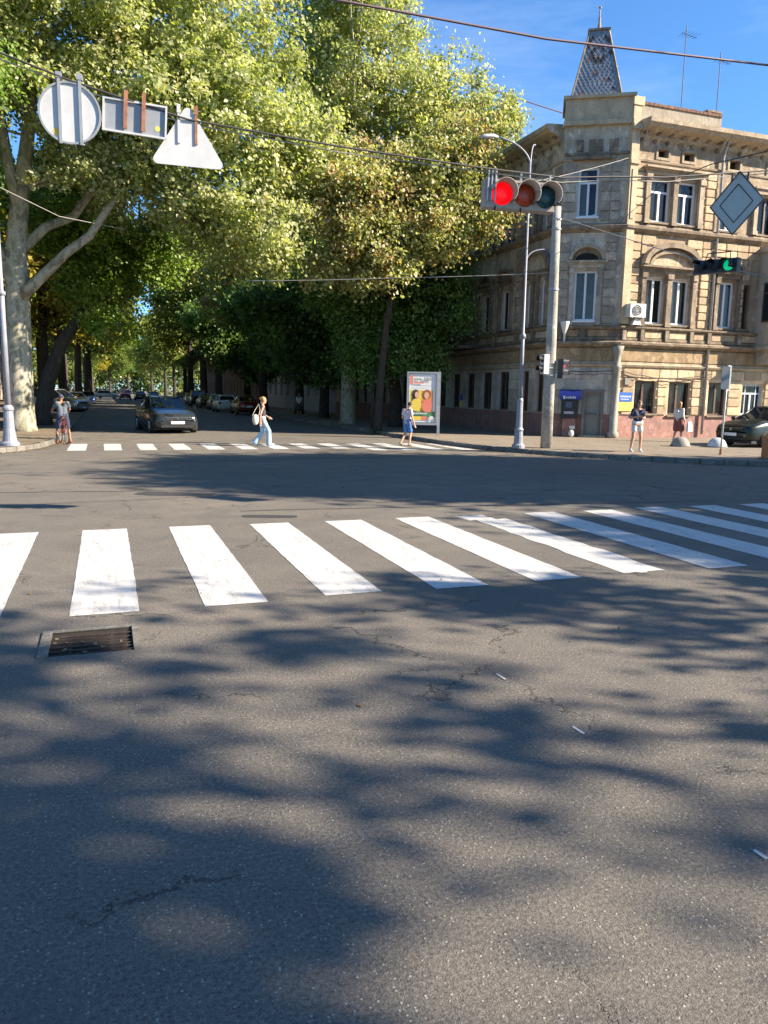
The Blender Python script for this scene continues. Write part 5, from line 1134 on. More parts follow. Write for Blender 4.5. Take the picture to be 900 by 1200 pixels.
flat('print_seal', A_WHITE, [el(x1-.25, .72, .10, .08)]); flat('print_lettering', A_WHITE, [rc(x0+.3+i*.08, x0+.36+i*.08, .87, .93) for i in range(7)])

# ------------------------------------------------------------------ dome bollards and orange post
for (x, y, lab, sc) in ((19.34, 22.43, 'pale half-dome concrete bollard on the pavement near the woman with white bag', .85), (20.48, 21.88, 'pale half-dome concrete bollard beside the front wheel of the green car', .86)):
    t = thing('dome_bollard', lab, 'bollard', (x, y, .146), random.random(), 'half-dome bollards on the corner pavement')
    m = MB(); m.lathe([(.40*sc, -.02), (.40*sc, .03), (.37*sc, .12), (.29*sc, .24), (.17*sc, .32), (0, .35)], n=20); m.build('dome', A_CONC if sc < .855 else A_PALE, t, smooth=True, world=False)
    m = MB(); m.lathe([(.42*sc, -.02), (.44*sc, .0), (.42*sc, .035), (.38*sc, .04)], n=20); m.build('foot_ring', A_KERB, t, world=False)
t = thing('orange_post', 'short rusty orange post at the right edge of the pavement before the green car', 'post', (18.0, 17.25, .14))
m = MB(); m.box(-.11, .11, -.11, .11, 0, .62); m.box(-.13, .13, -.13, .13, .62, .68); m.build('shaft', plain('orange_paint', (.5, .17, .06), .7, vary=.3), t, world=False); m = MB(); m.box(-.16, .16, -.16, .16, -.02, .05); m.build('foot', A_KERB, t, world=False)

# ------------------------------------------------------------------ cars
def car_shape(kind):
    """length stations: (y, z_bottom, z_belt, half width) and cabin stations (y, z, half width); nose at -y"""
    if kind == 'sedan':
        L = [(-2.3, .38, .62, .60), (-2.22, .26, .72, .76), (-2.0, .22, .80, .85), (-1.5, .20, .90, .90), (-.8, .20, .97, .91), (.2, .20, .98, .91), (1.2, .20, .98, .91), (1.9, .22, 1.0, .87), (2.25, .28, .98, .78), (2.33, .42, .86, .66)]
        C = [(-1.05, .95, .74), (-.25, 1.42, .60), (.5, 1.46, .60), (1.15, 1.40, .58), (1.85, 1.0, .66)]
    elif kind == 'hatch':
        L = [(-2.05, .40, .62, .58), (-1.98, .27, .74, .74), (-1.75, .22, .82, .82), (-1.2, .20, .93, .85), (-.5, .20, .97, .86), (.4, .20, .98, .86), (1.2, .20, 1.0, .86), (1.75, .24, 1.0, .82), (1.98, .32, .96, .76), (2.02, .46, .82, .68)]
        C = [(-1.1, .92, .70), (-.35, 1.40, .60), (.5, 1.45, .60), (1.45, 1.38, .58), (1.88, .98, .66)]
    else:   # van / suv
        L = [(-2.3, .45, .78, .64), (-2.2, .32, .92, .80), (-1.9, .28, 1.02, .88), (-1.4, .26, 1.12, .92), (-.7, .26, 1.16, .93), (.4, .26, 1.16, .93), (1.4, .26, 1.17, .93), (2.0, .30, 1.16, .90), (2.2, .38, 1.12, .84), (2.24, .5, 1.0, .78)]
        C = [(-1.35, 1.10, .78), (-.6, 1.70, .68), (.4, 1.76, .68), (1.7, 1.72, .67), (2.1, 1.16, .76)]
    return L, C
def make_car(name, label, paint, kind='sedan', detail=True, loc=(0, 0, 0), rz=0, group=None, dark_trim=False):
    t = thing(name, label, 'car', loc, rz, group); L, C = car_shape(kind)
    def sec(y, zb, zt, w):
        P = [(0, zb), (w*.75, zb), (w*.93, zb+.05), (w*.99, zb+.18), (w, (zb+zt)*.5), (w*.975, zt-.13), (w*.90, zt-.02), (w*.78, zt+.012), (w*.4, zt+.04), (0, zt+.05)]
        return [(x, y, z) for x, z in P]+[(-x, y, z) for x, z in P[-2:0:-1]]
    wy = (-L_w(kind), L_w(kind)-.05); wr = .31 if kind != 'suv' else .35
    m = MB(); ss = [sec(*s) for s in L]; k = len(ss[0]); vs = [v for s in ss for v in s]
    fs = [(i*k+j, i*k+(j+1) % k, (i+1)*k+(j+1) % k, (i+1)*k+j) for i in range(len(L)-1) for j in range(k)]+[tuple(range(k-1, -1, -1)), tuple((len(L)-1)*k+j for j in range(k))]
    m.add(vs, fs); me = m.mesh('body', paint, True); bm = bmesh.new(); bm.from_mesh(me); bmesh.ops.recalc_face_normals(bm, faces=bm.faces[:])
    bmesh.ops.subdivide_edges(bm, edges=bm.edges[:], cuts=1, use_grid_fill=True, smooth=.6); bm.to_mesh(me); bm.free(); me.polygons.foreach_set('use_smooth', [True]*len(me.polygons))
    bd = bpy.data.objects.new('body', me); COL.objects.link(bd); bd.parent = t
    # cabin: glass shell, roof panel and pillars of paint
    m = MB(); cs = []
    zb = [a for a in C]
    y0, z0_, w0 = C[0]; y4, z4, w4 = C[-1]; belt = z0_-.02
    low = [(-w0-.08, y0, belt), (w0+.08, y0, belt)]
    ring_b = [(w0*1.02, y0, belt), (w0*1.14, C[1][0], belt), (w0*1.14, C[2][0], belt), (w0*1.12, C[3][0], belt), (w4*1.08, y4, belt)]
    ring_t = [(C[i][2], C[i][0]+(.16 if i == 1 else 0), C[i][1]) for i in (1, 2, 3)]
    A = [(ring_b[0]), (ring_t[0]), (ring_t[1]), (ring_t[2]), (ring_b[4])]
    def mir(p): return (-p[0], p[1], p[2])
    gl = lambda name_, fs_, parent=t: None
    def panel(nm, pts, mt, par=t):
        m = MB(); m.add(pts, [tuple(range(len(pts)))]); return m.build(nm, mt, par, world=False)
    a, b, c, d, e_ = A
    panel('windscreen', [a, b, mir(b), mir(a)], A_CARGLASS); panel('rear_window', [e_, d, mir(d), mir(e_)], A_CARGLASS)
    for sgn in (1, -1):
        q = (lambda p: p) if sgn == 1 else mir
        panel('side_window', [q(ring_b[0]), q(ring_b[1]), q(ring_b[2]), q(c), q(b)], A_CARGLASS); panel('side_window', [q(ring_b[2]), q(ring_b[3]), q(ring_b[4]), q(d), q(c)], A_CARGLASS)
    m = MB(); r = []
    for (x, y, z) in (b, c, d):
        r.append([(x+.02, y, z-.02), (x*.8, y, z+.03), (0, y, z+.045), (-x*.8, y, z+.03), (-x-.02, y, z-.02)])
    vs = [v for s in r for v in s]; m.add(vs, [(i*5+j, i*5+j+1, (i+1)*5+j+1, (i+1)*5+j) for i in range(2) for j in range(4)]); m.build('roof', paint, t, smooth=True, world=False)
    m = MB()
    for sgn in (1, -1):
        q = (lambda p: p) if sgn == 1 else mir
        m.tube([q(a), q(b)], .035, 6); m.tube([q(b), q(c), q(d)], .035, 6); m.tube([q(d), q(e_)], .06, 6); m.tube([q(ring_b[2]), q(c)], .03, 6)
        m.tube([q(ring_b[0]), q(ring_b[1]), q(ring_b[2]), q(ring_b[3]), q(ring_b[4])], .03, 6)
    m.tube([a, mir(a)], .03, 6); m.tube([b, mir(b)], .03, 6); m.tube([d, mir(d)], .035, 6); m.tube([e_, mir(e_)], .04, 6)
    m.build('pillars', paint, t, smooth=True, world=False)
    if detail:
        m = MB(); m.box(-.5, -.1, -.3, -.1, .5, 1.05); m.box(.1, .5, -.3, -.1, .5, 1.05); m.box(-.55, .55, .9, 1.1, .5, 1.0); m.build('seats', A_DARKIN, t, world=False)
    for sx in (1, -1):
        for yy in wy:
            x = sx*(L[4][3]-.10)
            wl = MB(); wl.lathe([(wr*.62, -.10), (wr*.9, -.115), (wr, -.07), (wr, .07), (wr*.9, .115), (wr*.62, .10)], (0, 0, 0), 20, axis='x'); w = wl.build('wheel', A_RUB, t, smooth=True, world=False); w.location = (x, yy, wr)
            rm = MB(); rm.lathe([(0, .06*sx), (.05, .075*sx), (.06, .05*sx), (wr*.55, .07*sx), (wr*.64, .10*sx)], (0, 0, 0), 20, axis='x')
            for q in range(5):
                an = 2*pi*q/5; rm.tube([(.085*sx, .04*cos(an), .04*sin(an)), (.10*sx, wr*.58*cos(an), wr*.58*sin(an))], .022, 5)
            rm.build('rim', A_RIM, w, world=False)
            ar = MB(); ar.lathe([(wr+.055, -.11*sx), (wr+.06, .055*sx), (wr-.02, .06*sx)], (x, yy, wr), 20, axis='x', a0=-.15, a1=pi+.15); ar.build('wheel_arch', A_BLKPL, t, world=False)
    f = L[1]; yf = L[0][0]; bk = L[-1][0]; zt = L[1][2]
    for sx in (1, -1):
        m = MB(); m.hexa([(sx*f[3]*.62, yf-.01, zt-.16), (sx*f[3]*1.03, yf+.28, zt-.12), (sx*f[3]*.98, yf+.34, zt-.12), (sx*f[3]*.6, yf+.1, zt-.16), (sx*f[3]*.60, yf+.02, zt-.03), (sx*f[3]*1.02, yf+.34, zt+.03), (sx*f[3]*.96, yf+.4, zt+.03), (sx*f[3]*.58, yf+.12, zt-.03)]); m.build('headlight', A_HEADL, t, world=False)
        m = MB(); lb = L[-2]; m.box(min(sx*lb[3]*.70, sx*lb[3]*.99), max(sx*lb[3]*.70, sx*lb[3]*.99), bk-.14, bk+.005, lb[2]-.28, lb[2]-.06); m.build('tail_light', A_TAILL, t, world=False)
        m = MB(); yy = C[0][0]+.25; m.sphere((sx*(L[4][3]+.10), yy, C[0][1]+.08), (.10, .06, .075), 10); m.tube([(sx*(L[4][3]-.04), yy, C[0][1]+.0), (sx*(L[4][3]+.08), yy, C[0][1]+.06)], .02, 5); m.build('mirror', paint, t, smooth=True, world=False)
    m = MB(); m.box(-.45, .45, yf-.012, yf+.1, zt-.17, zt-.06); m.build('grille', A_BLKPL, t, world=False)
    m = MB(); m.box(-.62, .62, yf-.0, yf+.12, .26, .36); m.build('lower_intake', A_BLKPL, t, world=False)
    m = MB(); m.box(-.26, .26, yf-.035, yf-.015, .40, .51); m.build('number_plate', A_PLATE, t, world=False)
    m = MB(); m.box(-.26, .26, bk+.005, bk+.02, .60, .71); m.build('number_plate', A_PLATE, t, world=False)
    if detail:
        m = MB(); m.box(-.5, .5, yf-.02, yf-.0, zt-.065, zt-.05); m.tube([(0, yf-.03, zt-.10), (0, yf-.012, zt-.10)], .045, 12); m.build('chrome_trim', A_CHROME, t, world=False)
        m = MB()
        for sx in (1, -1):
            for yy in (C[0][0]+.2, (C[2][0]+.15), 1.25):
                xx = sx*(L[4][3]+.0015); m.box(min(xx, xx-sx*.01), max(xx, xx-sx*.01), yy-.006, yy+.006, .35, .85)
        m.build('door_seams', A_BLKPL, t, world=False)
        for sx in (1, -1):
            for yy in (.25, 1.12): m = MB(); xx = sx*(L[4][3]+.012); m.box(xx-.015, xx+.015, yy-.09, yy+.07, .83, .86); m.build('door_handle', A_CHROME, t, world=False)
        m = MB(); m.box(-L[4][3]*.9, L[4][3]*.9, -1.9, 1.9, .15, .24); m.build('underbody', A_BLKPL, t, world=False)
    return t
def L_w(kind): return {'sedan': 1.38, 'hatch': 1.22, 'suv': 1.38}[kind]
PG = mat_carpaint('dark_grey_paint', (.035, .04, .045)); PS = mat_carpaint('silver_paint', (.34, .36, .38), .6); PW = mat_carpaint('white_car_paint', (.60, .60, .60), 0); PK = mat_carpaint('black_car_paint', (.012, .012, .014)); PR_ = mat_carpaint('dark_red_paint', (.16, .015, .015)); PGN = mat_carpaint('dark_green_paint', (.006, .014, .012), 0); PGN.node_tree.nodes['Principled BSDF'].inputs['Coat Weight'].default_value = .25; PB = mat_carpaint('blue_car_paint', (.03, .06, .16)); PBG = mat_carpaint('beige_car_paint', (.30, .27, .22))
c = make_car('car', 'dark grey car driving towards the crossing with silvery nose and white plate', PG, 'sedan', loc=(2.5, 36.0, 0), rz=radians(8)); c.scale = (1.09, 1.05, 1.04)
make_car('car', 'black-green hatchback parked at the right edge beside the dome bollard', PGN, 'hatch', loc=(23.35, 22.35, .146), rz=radians(-84))
make_car('car', 'silver-grey van parked under the trees behind the cyclist', PS, 'suv', loc=(-3.5, 61.0, .0), rz=radians(62))
for (kind, paint, x, y, rz, lab) in (
    ('hatch', PW, 9.7, 68.2, 180, 'white car parked on the right kerb, second in line of parked cars'),
    ('sedan', PR_, 10.35, 61.5, 180, 'dark red car parked on the right kerb, nearest of the parked row'),
    ('hatch', PBG, 10.1, 76.0, 178, 'grey-beige car parked on the right kerb behind the white one'),
    ('sedan', PK, 10.0, 83.5, 180, 'black car parked on the right kerb, fourth in the row'),
    ('suv', PK, 10.0, 92.0, 180, 'black tall car parked on the right kerb, fifth in the row'),
    ('hatch', PS, 10.2, 101, 180, 'small silver car parked far along the right kerb'),
    ('sedan', PG, 10.0, 112, 180, 'grey car parked far along the right kerb past the silver one'),
    ('hatch', PW, .3, 150, 92, 'white car crossing sideways at the far end of the street'),
    ('suv', PR_, 3.2, 141, 0, 'dark red car approaching in the distance beyond the white one'),
    ('sedan', PK, 5.4, 134, 180, 'black car far up the street seen from behind'),
    ('hatch', PR_, 7.2, 128, 0, 'red car far up the street near the parked row'),
    ('sedan', PB, -1.9, 96, 0, 'blue car parked on the left kerb in the distance'),
    ('hatch', PW, -2.7, 80, 20, 'white car parked on the left kerb just beyond the silver van'),
    ('hatch', PS, -4.3, 72, 30, 'silver hatchback parked close behind the van on the left kerb')):
    make_car('car', lab, paint, kind, False, (x, y, 0), radians(rz), 'cars parked or driving along the receding street')

# ------------------------------------------------------------------ people
def capsule(m, a, b, ra, rb, n=12):
    a, b = Vector(a), Vector(b); d = b-a; L = d.length
    if L < 1e-5: m.sphere(a, ra, n); return
    d /= L; u = d.orthogonal().normalized(); v = d.cross(u); prof = []
    for i in range(4): t = -pi/2+pi/2*i/4; prof.append((ra*cos(t), ra*sin(t)))
    for i in range(5): t = pi/2*i/4; prof.append((rb*cos(t), L+rb*sin(t)))
    vs = []
    for r, s in prof:
        r = max(r, 1e-4)
        for j in range(n): q = 2*pi*j/n; p = a+d*s+u*(r*cos(q))+v*(r*sin(q)); vs.append(tuple(p))
    k = len(prof); fs = [(i*n+j, i*n+(j+1) % n, (i+1)*n+(j+1) % n, (i+1)*n+j) for i in range(k-1) for j in range(n)]
    fs += [tuple(range(n-1, -1, -1)), tuple((k-1)*n+j for j in range(n))]
    m.add(vs, fs)
def solid(name, m, mat, parent, vox=.012, smooth=4):
    """fuse overlapping closed pieces into one continuous skin"""
    me = m.mesh(name, mat, True); bm = bmesh.new(); bm.from_mesh(me); bmesh.ops.recalc_face_normals(bm, faces=bm.faces[:]); bm.to_mesh(me); bm.free()
    o = bpy.data.objects.new(name, me); COL.objects.link(o)
    r = o.modifiers.new('fuse', 'REMESH'); r.mode = 'VOXEL'; r.voxel_size = vox; r.use_smooth_shade = True
    s = o.modifiers.new('relax', 'SMOOTH'); s.iterations = smooth; s.factor = .5
    dg = bpy.context.evaluated_depsgraph_get(); me2 = bpy.data.meshes.new_from_object(o.evaluated_get(dg)); o.modifiers.clear(); o.data = me2; me2.name = name
    if not me2.materials: me2.materials.append(mat)
    o.parent = parent; return o
def person(label, loc, rz, sc, J, skin, wear, hair, group=None, vox=.011, fem=True):
    """J: joint positions in a frame facing +Y; wear: list of (name, material, kind)"""
    t = thing('person', label, 'person', loc, rz, group); t.scale = (sc, sc, sc); V = Vector
    D = dict(pel=(0, 0, .93), che=(0, 0, 1.24), nek=(0, -.01, 1.42), hed=(0, .01, 1.56), hipR=(.09, 0, .90), hipL=(-.09, 0, .90), kneR=(.10, .02, .49), kneL=(-.10, .02, .49), ankR=(.10, -.02, .08), ankL=(-.10, -.02, .08),
             shoR=(.175, 0, 1.36), shoL=(-.175, 0, 1.36), elbR=(.21, -.02, 1.08), elbL=(-.21, -.02, 1.08), wriR=(.22, .05, .84), wriL=(-.22, .05, .84)); D.update(J)
    D = {k: V(v) for k, v in D.items()}; hd = D['hed']
    face = (hd-D['nek']); fw = V(J.get('look', (0, 1, 0))).normalized()
    D.pop('look', None)
    b = MB(); side = fw.cross(V((0, 0, 1))).normalized(); up = side.cross(fw)
    def HS(f, s, u): return tuple(hd+fw*f+side*s+up*u)
    b.sphere(tuple(hd+up*.03), (.078, .09, .10), 16); capsule(b, HS(.025, 0, -.045), HS(.045, 0, -.075), .052, .035); capsule(b, HS(.085, 0, .0), HS(.098, 0, -.022), .010, .014, 8)
    for s in (-1, 1): capsule(b, HS(0, .078*s, .0), HS(-.01, .082*s, .02), .014, .016, 8)
    capsule(b, HS(.078, -.018, -.055), HS(.078, .018, -.055), .012, .012, 8)
    capsule(b, D['nek']-V((0, 0, .04)), hd-V((0, 0, .06)), .05, .047)
    w = 1 if fem else 1.12
    for s in (-1, 1):
        S_ = 'R' if s > 0 else 'L'
        capsule(b, D['pel']+V((.05*s, 0, .02)), D['che']+V((.05*s*w, 0, -.08)), .095, .085); capsule(b, D['che']+V((.06*s*w, 0, -.05)), D['sho'+S_]*.75+D['nek']*.25+V((0, 0, -.03)), .09, .06)
        capsule(b, D['nek']+V((0, 0, -.03)), D['sho'+S_], .045, .05*w); capsule(b, D['sho'+S_], D['elb'+S_], .046*w, .037*w); capsule(b, D['elb'+S_], D['wri'+S_], .037*w, .024*w)
        h0 = D['wri'+S_]; d = (h0-D['elb'+S_]).normalized(); sd = d.cross(V((0, 1, 0))); sd = sd.normalized() if sd.length > .2 else V((1, 0, 0)); pn = d.cross(sd).normalized()
        capsule(b, h0, h0+d*.07, .026, .034); 
        capsule(b, h0+d*.07+pn*.02, h0+d*.085+pn*-.022, .016, .016, 8)
        for q, ln in ((-1.5, .062), (-.5, .078), (.5, .075), (1.5, .058)):
            a = h0+d*.085+pn*(q*.0155); m1 = a+d*ln*.55+sd*.006; m2 = m1+d*ln*.42+sd*.018; capsule(b, a, m1, .0098, .0092, 8); capsule(b, m1, m2, .0092, .008, 8)
        a = h0+d*.025+pn*.026; capsule(b, a, a+d*.035+pn*.024, .013, .011, 8); capsule(b, a+d*.035+pn*.024, a+d*.065+pn*.026, .011, .009, 8)
        capsule(b, D['hip'+S_]+V((0, -.01, 0)), D['kne'+S_], .088, .056); capsule(b, D['kne'+S_], D['kne'+S_]*.62+D['ank'+S_]*.38+V((0, -.012, 0)), .054, .054); capsule(b, D['kne'+S_]*.62+D['ank'+S_]*.38+V((0, -.012, 0)), D['ank'+S_], .052, .034)
        ft = V(J.get('foot'+S_, (0, 1, -.25))).normalized(); capsule(b, D['ank'+S_]+V((0, 0, -.035)), D['ank'+S_]+ft*.13+V((0, 0, -.045)), .034, .026)
    capsule(b, D['hipL'], D['hipR'], .10, .10)
    solid('body', b, skin, t, .0085, 3)
    e = MB()
    for s in (-1, 1): e.sphere(HS(.079, .03*s, .012), .011, 8)
    e.build('eyes', A_IRON, t, world=False)
    for nm, mt, kind in wear:
        m = MB()
        for s in (-1, 1):
            S_ = 'R' if s > 0 else 'L'; hip, kn, an = D['hip'+S_], D['kne'+S_], D['ank'+S_]
            if kind in ('shorts', 'long_shorts'):
                f = .45 if kind == 'shorts' else .82; e1 = hip.lerp(kn, f); capsule(m, hip+V((0, -.01, .02)), e1, .108, .092 if kind == 'shorts' else .088)
            if kind in ('jeans', 'flared'):
                capsule(m, hip+V((0, -.01, .02)), kn, .105, .075 if kind == 'jeans' else .082); capsule(m, kn, an+V((0, 0, .0)), .075 if kind == 'jeans' else .082, .065 if kind == 'jeans' else .098)
            if kind == 'skirt': capsule(m, hip, hip.lerp(kn, .9), .12, .135); capsule(m, hip, D['hipL'].lerp(D['kneR'], .5), .11, .12)
            if kind in ('tshirt', 'tank', 'jacket', 'crop'):
                lo = D['pel']+V((.05*s, 0, .02 if kind != 'crop' else .12)); capsule(m, lo, D['che']+V((.055*s*w, 0, -.06)), .112, .105); capsule(m, D['che']+V((.06*s*w, 0, -.06)), D['sho'+S_]*.7+D['nek']*.3+V((0, 0, -.04)), .104, .072)
                if kind in ('tshirt', 'crop'): capsule(m, D['sho'+S_]-V((0, 0, .0)), D['sho'+S_].lerp(D['elb'+S_], .55), .064*w, .060*w)
                if kind == 'jacket': capsule(m, D['sho'+S_], D['elb'+S_], .068, .055); capsule(m, D['elb'+S_], D['elb'+S_].lerp(D['wri'+S_], .85), .055, .04)
            if kind == 'shoes':
                ft = V(J.get('foot'+S_, (0, 1, -.25))).normalized(); capsule(m, D['ank'+S_]+V((0, -.02, -.035))-ft*.03, D['ank'+S_]+ft*.15+V((0, 0, -.045)), .042, .034); capsule(m, D['ank'+S_]+V((0, 0, -.01)), D['ank'+S_]+V((0, 0, -.03)), .044, .044)
        if kind in ('shorts', 'long_shorts', 'jeans', 'flared', 'skirt'): capsule(m, D['hipL']+V((0, 0, .06)), D['hipR']+V((0, 0, .06)), .104, .104)
        solid(nm, m, mt, t, vox, 4)
    m = MB(); hm, hk = hair
    m.sphere(HS(-.018, 0, .052), (.088, .092, .088), 16)
    if hk == 'long':
        for s in (-1, 0, 1): capsule(m, HS(-.055, .045*s, .03), HS(-.075, .05*s, -.19), .045, .035)
        for s in (-1, 1): capsule(m, HS(-.0, .078*s, .03), HS(-.01, .08*s, -.14), .022, .018)
    if hk == 'bun': m.sphere(HS(-.10, 0, .06), .05, 10); capsule(m, HS(-.05, 0, .0), HS(-.07, 0, -.08), .05, .04)
    if hk == 'shoulder':
        for s in (-1, 0, 1): capsule(m, HS(-.05, .045*s, .03), HS(-.07, .05*s, -.12), .05, .035)
    if hk == 'cap': capsule(m, HS(.05, 0, .07), HS(.13, 0, .055), .05, .03)
    solid('hair' if hk != 'cap' else 'cap', m, hm, t, .011, 2); return t
H_BL = plain('blond_hair', (.36, .19, .07), .6, vary=.3, scale=20); H_DK = plain('dark_hair', (.02, .014, .01), .6); H_BR = plain('brown_hair', (.13, .065, .03), .6, vary=.3, scale=20)
K_JEAN = plain('pale_blue_denim', (.32, .44, .56), .85, vary=.25, scale=14); K_GREY = plain('charcoal_top', (.05, .045, .055), .8); K_DENIM = plain('blue_denim', (.06, .15, .36), .85, vary=.25, scale=14)
def plaid():
    b = NB('checked_shirt_cloth'); w = b.noise(30, 2, .5, b.mapping((1, 1, 3), b.coord())); c = b.ramp(w, [(.38, (.72, .66, .66)), (.5, (.58, .42, .46)), (.62, (.36, .34, .44))]); return b.fin(c, .85)
K_PLAID = plaid(); K_WHITE = plain('white_cotton', (.62, .60, .57), .85, vary=.12); K_NAVY = plain('navy_top', (.035, .04, .08), .85); K_RED = plain('dark_red_print', (.20, .07, .06), .85, vary=.6, scale=20); K_GT = plain('grey_tshirt', (.09, .11, .13), .85); K_RT = plain('red_trousers', (.30, .06, .05), .85); K_BAG = plain('beige_canvas', (.50, .44, .37), .85)
# woman crossing to the right
w1 = person('woman striding over the far crosswalk in pale blue flared jeans and charcoal top', (4.95, 25.9, 0), radians(-92), .985, dict(pel=(0, .0, .92), kneR=(.09, .20, .52), ankR=(.09, .20, .10), kneL=(-.09, .02, .50), ankL=(-.09, -.24, .13), footR=(0, 1, .05), footL=(0, 1, -.7), elbR=(.22, -.10, 1.10), wriR=(.22, -.10, .86), elbL=(-.21, .03, 1.1), wriL=(-.2, .22, 1.0), hed=(0, .04, 1.56)),
       A_SKIN, [('jeans', K_JEAN, 'flared'), ('top', K_GREY, 'tank'), ('shoes', K_WHITE, 'shoes')], (H_BL, 'bun'))
bag = thing('shoulder_bag', 'beige cloth bag hanging behind the hip of the woman in pale jeans', 'bag', (4.67, 25.66, .92), radians(-92))
m = MB(); m.sphere((0, 0, 0), (.08, .12, .17), 14); capsule(m, (0, 0, -.05), (0, 0, -.11), .075, .085); solid('bag_body', m, K_BAG, bag, .014, 4)
m = MB(); m.tube([(0, -.1, .12), (-.02, .0, .32), (-.06, .12, .50), (-.04, .16, .3), (0, .10, .12)], .012, 5); m.build('strap', K_BAG, bag, world=False)
# man stepping onto the kerb
person('man in checked shirt and blue denim shorts stepping towards the kerb by the light box', (10.12, 25.75, 0), radians(-62), .93, dict(kneR=(.10, .10, .50), ankR=(.11, .02, .08), kneL=(-.09, .04, .50), ankL=(-.10, -.24, .12), footR=(0, 1, -.1), footL=(0, 1, -.6), che=(0, .03, 1.24), nek=(0, .06, 1.41), hed=(0, .13, 1.53), look=(0, 1, -.45), elbR=(.24, .0, 1.08), wriR=(.25, .12, .84), elbL=(-.22, -.02, 1.08), wriL=(-.2, .14, .9)),
       A_SKIN, [('shorts', K_DENIM, 'long_shorts'), ('checked_shirt', K_PLAID, 'tshirt'), ('shoes', plain('khaki_shoes', (.16, .15, .11), .8), 'shoes')], (H_DK, 'short'), fem=False)
# woman reading her phone
person('woman with long hair in white shorts and dark top looking down at a phone', (15.88, 20.43, .146), radians(168), .96, dict(kneR=(.13, .02, .49), ankR=(.17, -.02, .08), kneL=(-.13, .03, .49), ankL=(-.16, -.02, .08), hed=(0, .05, 1.55), look=(.1, 1, -.55), elbR=(.24, -.02, 1.10), wriR=(.08, .20, 1.16), elbL=(-.24, -.02, 1.10), wriL=(-.07, .20, 1.13)),
       A_SKIN, [('shorts', K_WHITE, 'shorts'), ('top', K_NAVY, 'crop'), ('shoes', K_WHITE, 'shoes')], (H_BR, 'long'))
ph = Vector((15.88, 20.43, 0))+Matrix.Rotation(radians(168), 3, 'Z') @ Vector((.0, .24, 0))
m = MB(); m.box(-.036, .036, -.075, .075, -.005, .005); o = m.build('phone', A_BLKPL, None); o.location = (ph.x, ph.y, 1.31); o.rotation_euler = (radians(50), 0, radians(168)); tag(o, 'small black phone held by the woman in white shorts', 'phone')
# woman by the wall
person('woman in white jacket and patterned dark red skirt walking along the sunlit wall', (21.3, 24.9, .146), radians(-70), .93, dict(kneR=(.09, .12, .50), ankR=(.09, .14, .08), kneL=(-.09, .0, .50), ankL=(-.09, -.16, .11), footL=(0, 1, -.5), hed=(0, .05, 1.56), elbR=(.21, -.04, 1.1), wriR=(.22, .1, .9), elbL=(-.2, .0, 1.1), wriL=(-.18, .16, .95)),
       A_SKIN, [('skirt', K_RED, 'skirt'), ('jacket', K_WHITE, 'jacket'), ('shoes', K_WHITE, 'shoes')], (H_BL, 'shoulder'))
bag = thing('carrier_bag', 'white carrier bag held by the woman in white jacket', 'bag', (21.66, 24.68, .78), radians(-70))
m = MB(); m.hexa([(-.05, -.17, -.22), (.05, -.17, -.22), (.05, .17, -.22), (-.05, .17, -.22), (-.02, -.13, .16), (.02, -.13, .16), (.02, .13, .16), (-.02, .13, .16)]); m.build('bag_body', A_WHITE, bag, world=False)
m = MB(); m.tube([(0, -.07, .15), (0, 0, .3), (0, .07, .15)], .008, 5); m.build('handle', A_WHITE, bag, world=False)
# cyclist
person('cyclist in grey t-shirt and dark cap standing astride a bicycle beneath the plane tree', (-1.36, 27.9, .0), radians(14), .985, dict(kneR=(.17, .06, .49), ankR=(.22, .0, .08), kneL=(-.17, .06, .49), ankL=(-.22, .0, .08), che=(0, .05, 1.23), nek=(0, .11, 1.40), hed=(0, .17, 1.52), look=(0, 1, -.3), elbR=(.27, .20, 1.14), wriR=(.25, .44, 1.06), elbL=(-.27, .20, 1.14), wriL=(-.25, .44, 1.06)),
       plain('tanned_skin', (.28, .15, .09), .55), [('shorts', K_NAVY, 'long_shorts'), ('tshirt', K_GT, 'tshirt'), ('socks_and_shoes', K_RT, 'shoes')], (K_NAVY, 'cap'), fem=False)
bk = thing('bicycle', 'red bicycle held upright between the legs of the man in dark cap', 'bicycle', (-1.36, 27.9, .0), radians(14)); K_RBK = plain('red_bicycle_paint', (.22, .035, .03), .4)
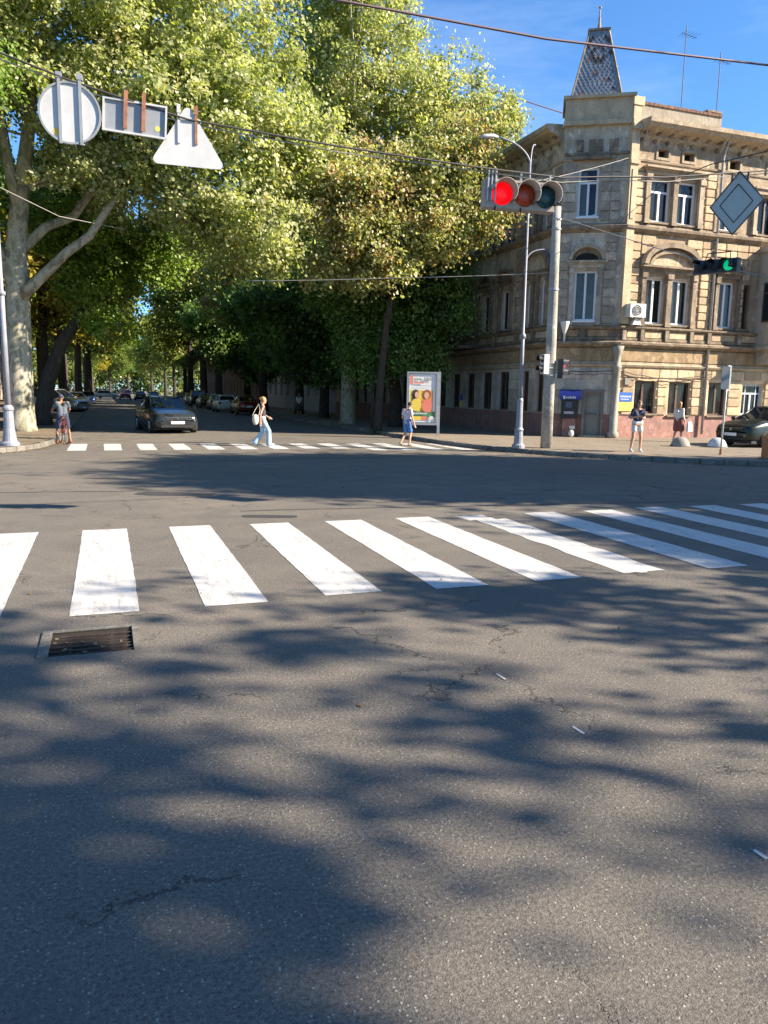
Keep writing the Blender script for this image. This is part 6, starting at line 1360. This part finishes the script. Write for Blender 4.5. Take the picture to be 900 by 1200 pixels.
for yy in (-.52, .52):
    wl = MB(); wl.tube([(0, .33*cos(2*pi*i/24), .33*sin(2*pi*i/24)) for i in range(25)], .017, 6, cap=False); w = wl.build('wheel', A_RUB, bk, world=False); w.location = (0, yy, .345)
    wl = MB(); wl.tube([(0, .305*cos(2*pi*i/24), .305*sin(2*pi*i/24)) for i in range(25)], .010, 5, cap=False)
    for i in range(12): wl.tube([(0, 0, 0), (0, .305*cos(2*pi*i/12), .305*sin(2*pi*i/12))], .003, 3)
    wl.build('rim', A_RIM, w, world=False)
m = MB(); BBp, ST, HT, HB, RX, FX = (0, -.08, .30), (0, -.22, .80), (0, .34, .86), (0, .38, .72), (0, -.52, .345), (0, .52, .345)
for a, b in ((BBp, ST), (ST, HT), (BBp, HB), (HT, HB)): m.tube([a, b], .018, 8)
for s in (-.05, .05): m.tube([(s*.6, ST[1], ST[2]-.05), (s, RX[1], RX[2])], .010, 6); m.tube([(s*.6, BBp[1], BBp[2]), (s, RX[1], RX[2])], .010, 6); m.tube([(s, HB[1], HB[2]), (s, FX[1], FX[2])], .012, 6)
m.build('frame', K_RBK, bk, world=False)
m = MB(); m.tube([HT, (0, .33, .98)], .014, 6); m.tube([(-.29, .36, 1.03), (-.12, .40, 1.03), (0, .34, .98), (.12, .40, 1.03), (.29, .36, 1.03)], .013, 6); m.build('handlebar', A_STEEL, bk, world=False)
m = MB(); m.tube([ST, (0, -.25, .90)], .013, 6); m.add([(-.07, -.36, .93), (.07, -.36, .93), (.02, -.08, .93), (-.02, -.08, .93), (-.07, -.36, .90), (.07, -.36, .90), (.02, -.08, .91), (-.02, -.08, .91)], [(0, 1, 2, 3), (7, 6, 5, 4), (0, 4, 5, 1), (1, 5, 6, 2), (2, 6, 7, 3), (3, 7, 4, 0)]); m.build('saddle', A_BLKPL, bk, world=False)
m = MB(); m.tube([(-.13, -.20, .25), (-.06, -.20, .25), (-.05, -.08, .30), (.05, -.08, .30), (.06, .05, .36), (.13, .05, .36)], .009, 5); m.build('crank', A_STEEL, bk, world=False)
person('distant pedestrian in white shirt and dark skirt in the shade of the right pavement', (12.7, 53.0, .146), radians(160), .95, dict(), A_SKIN, [('skirt', K_GREY, 'skirt'), ('white_shirt', K_WHITE, 'tshirt'), ('shoes', K_NAVY, 'shoes')], (H_DK, 'short'), vox=.016)
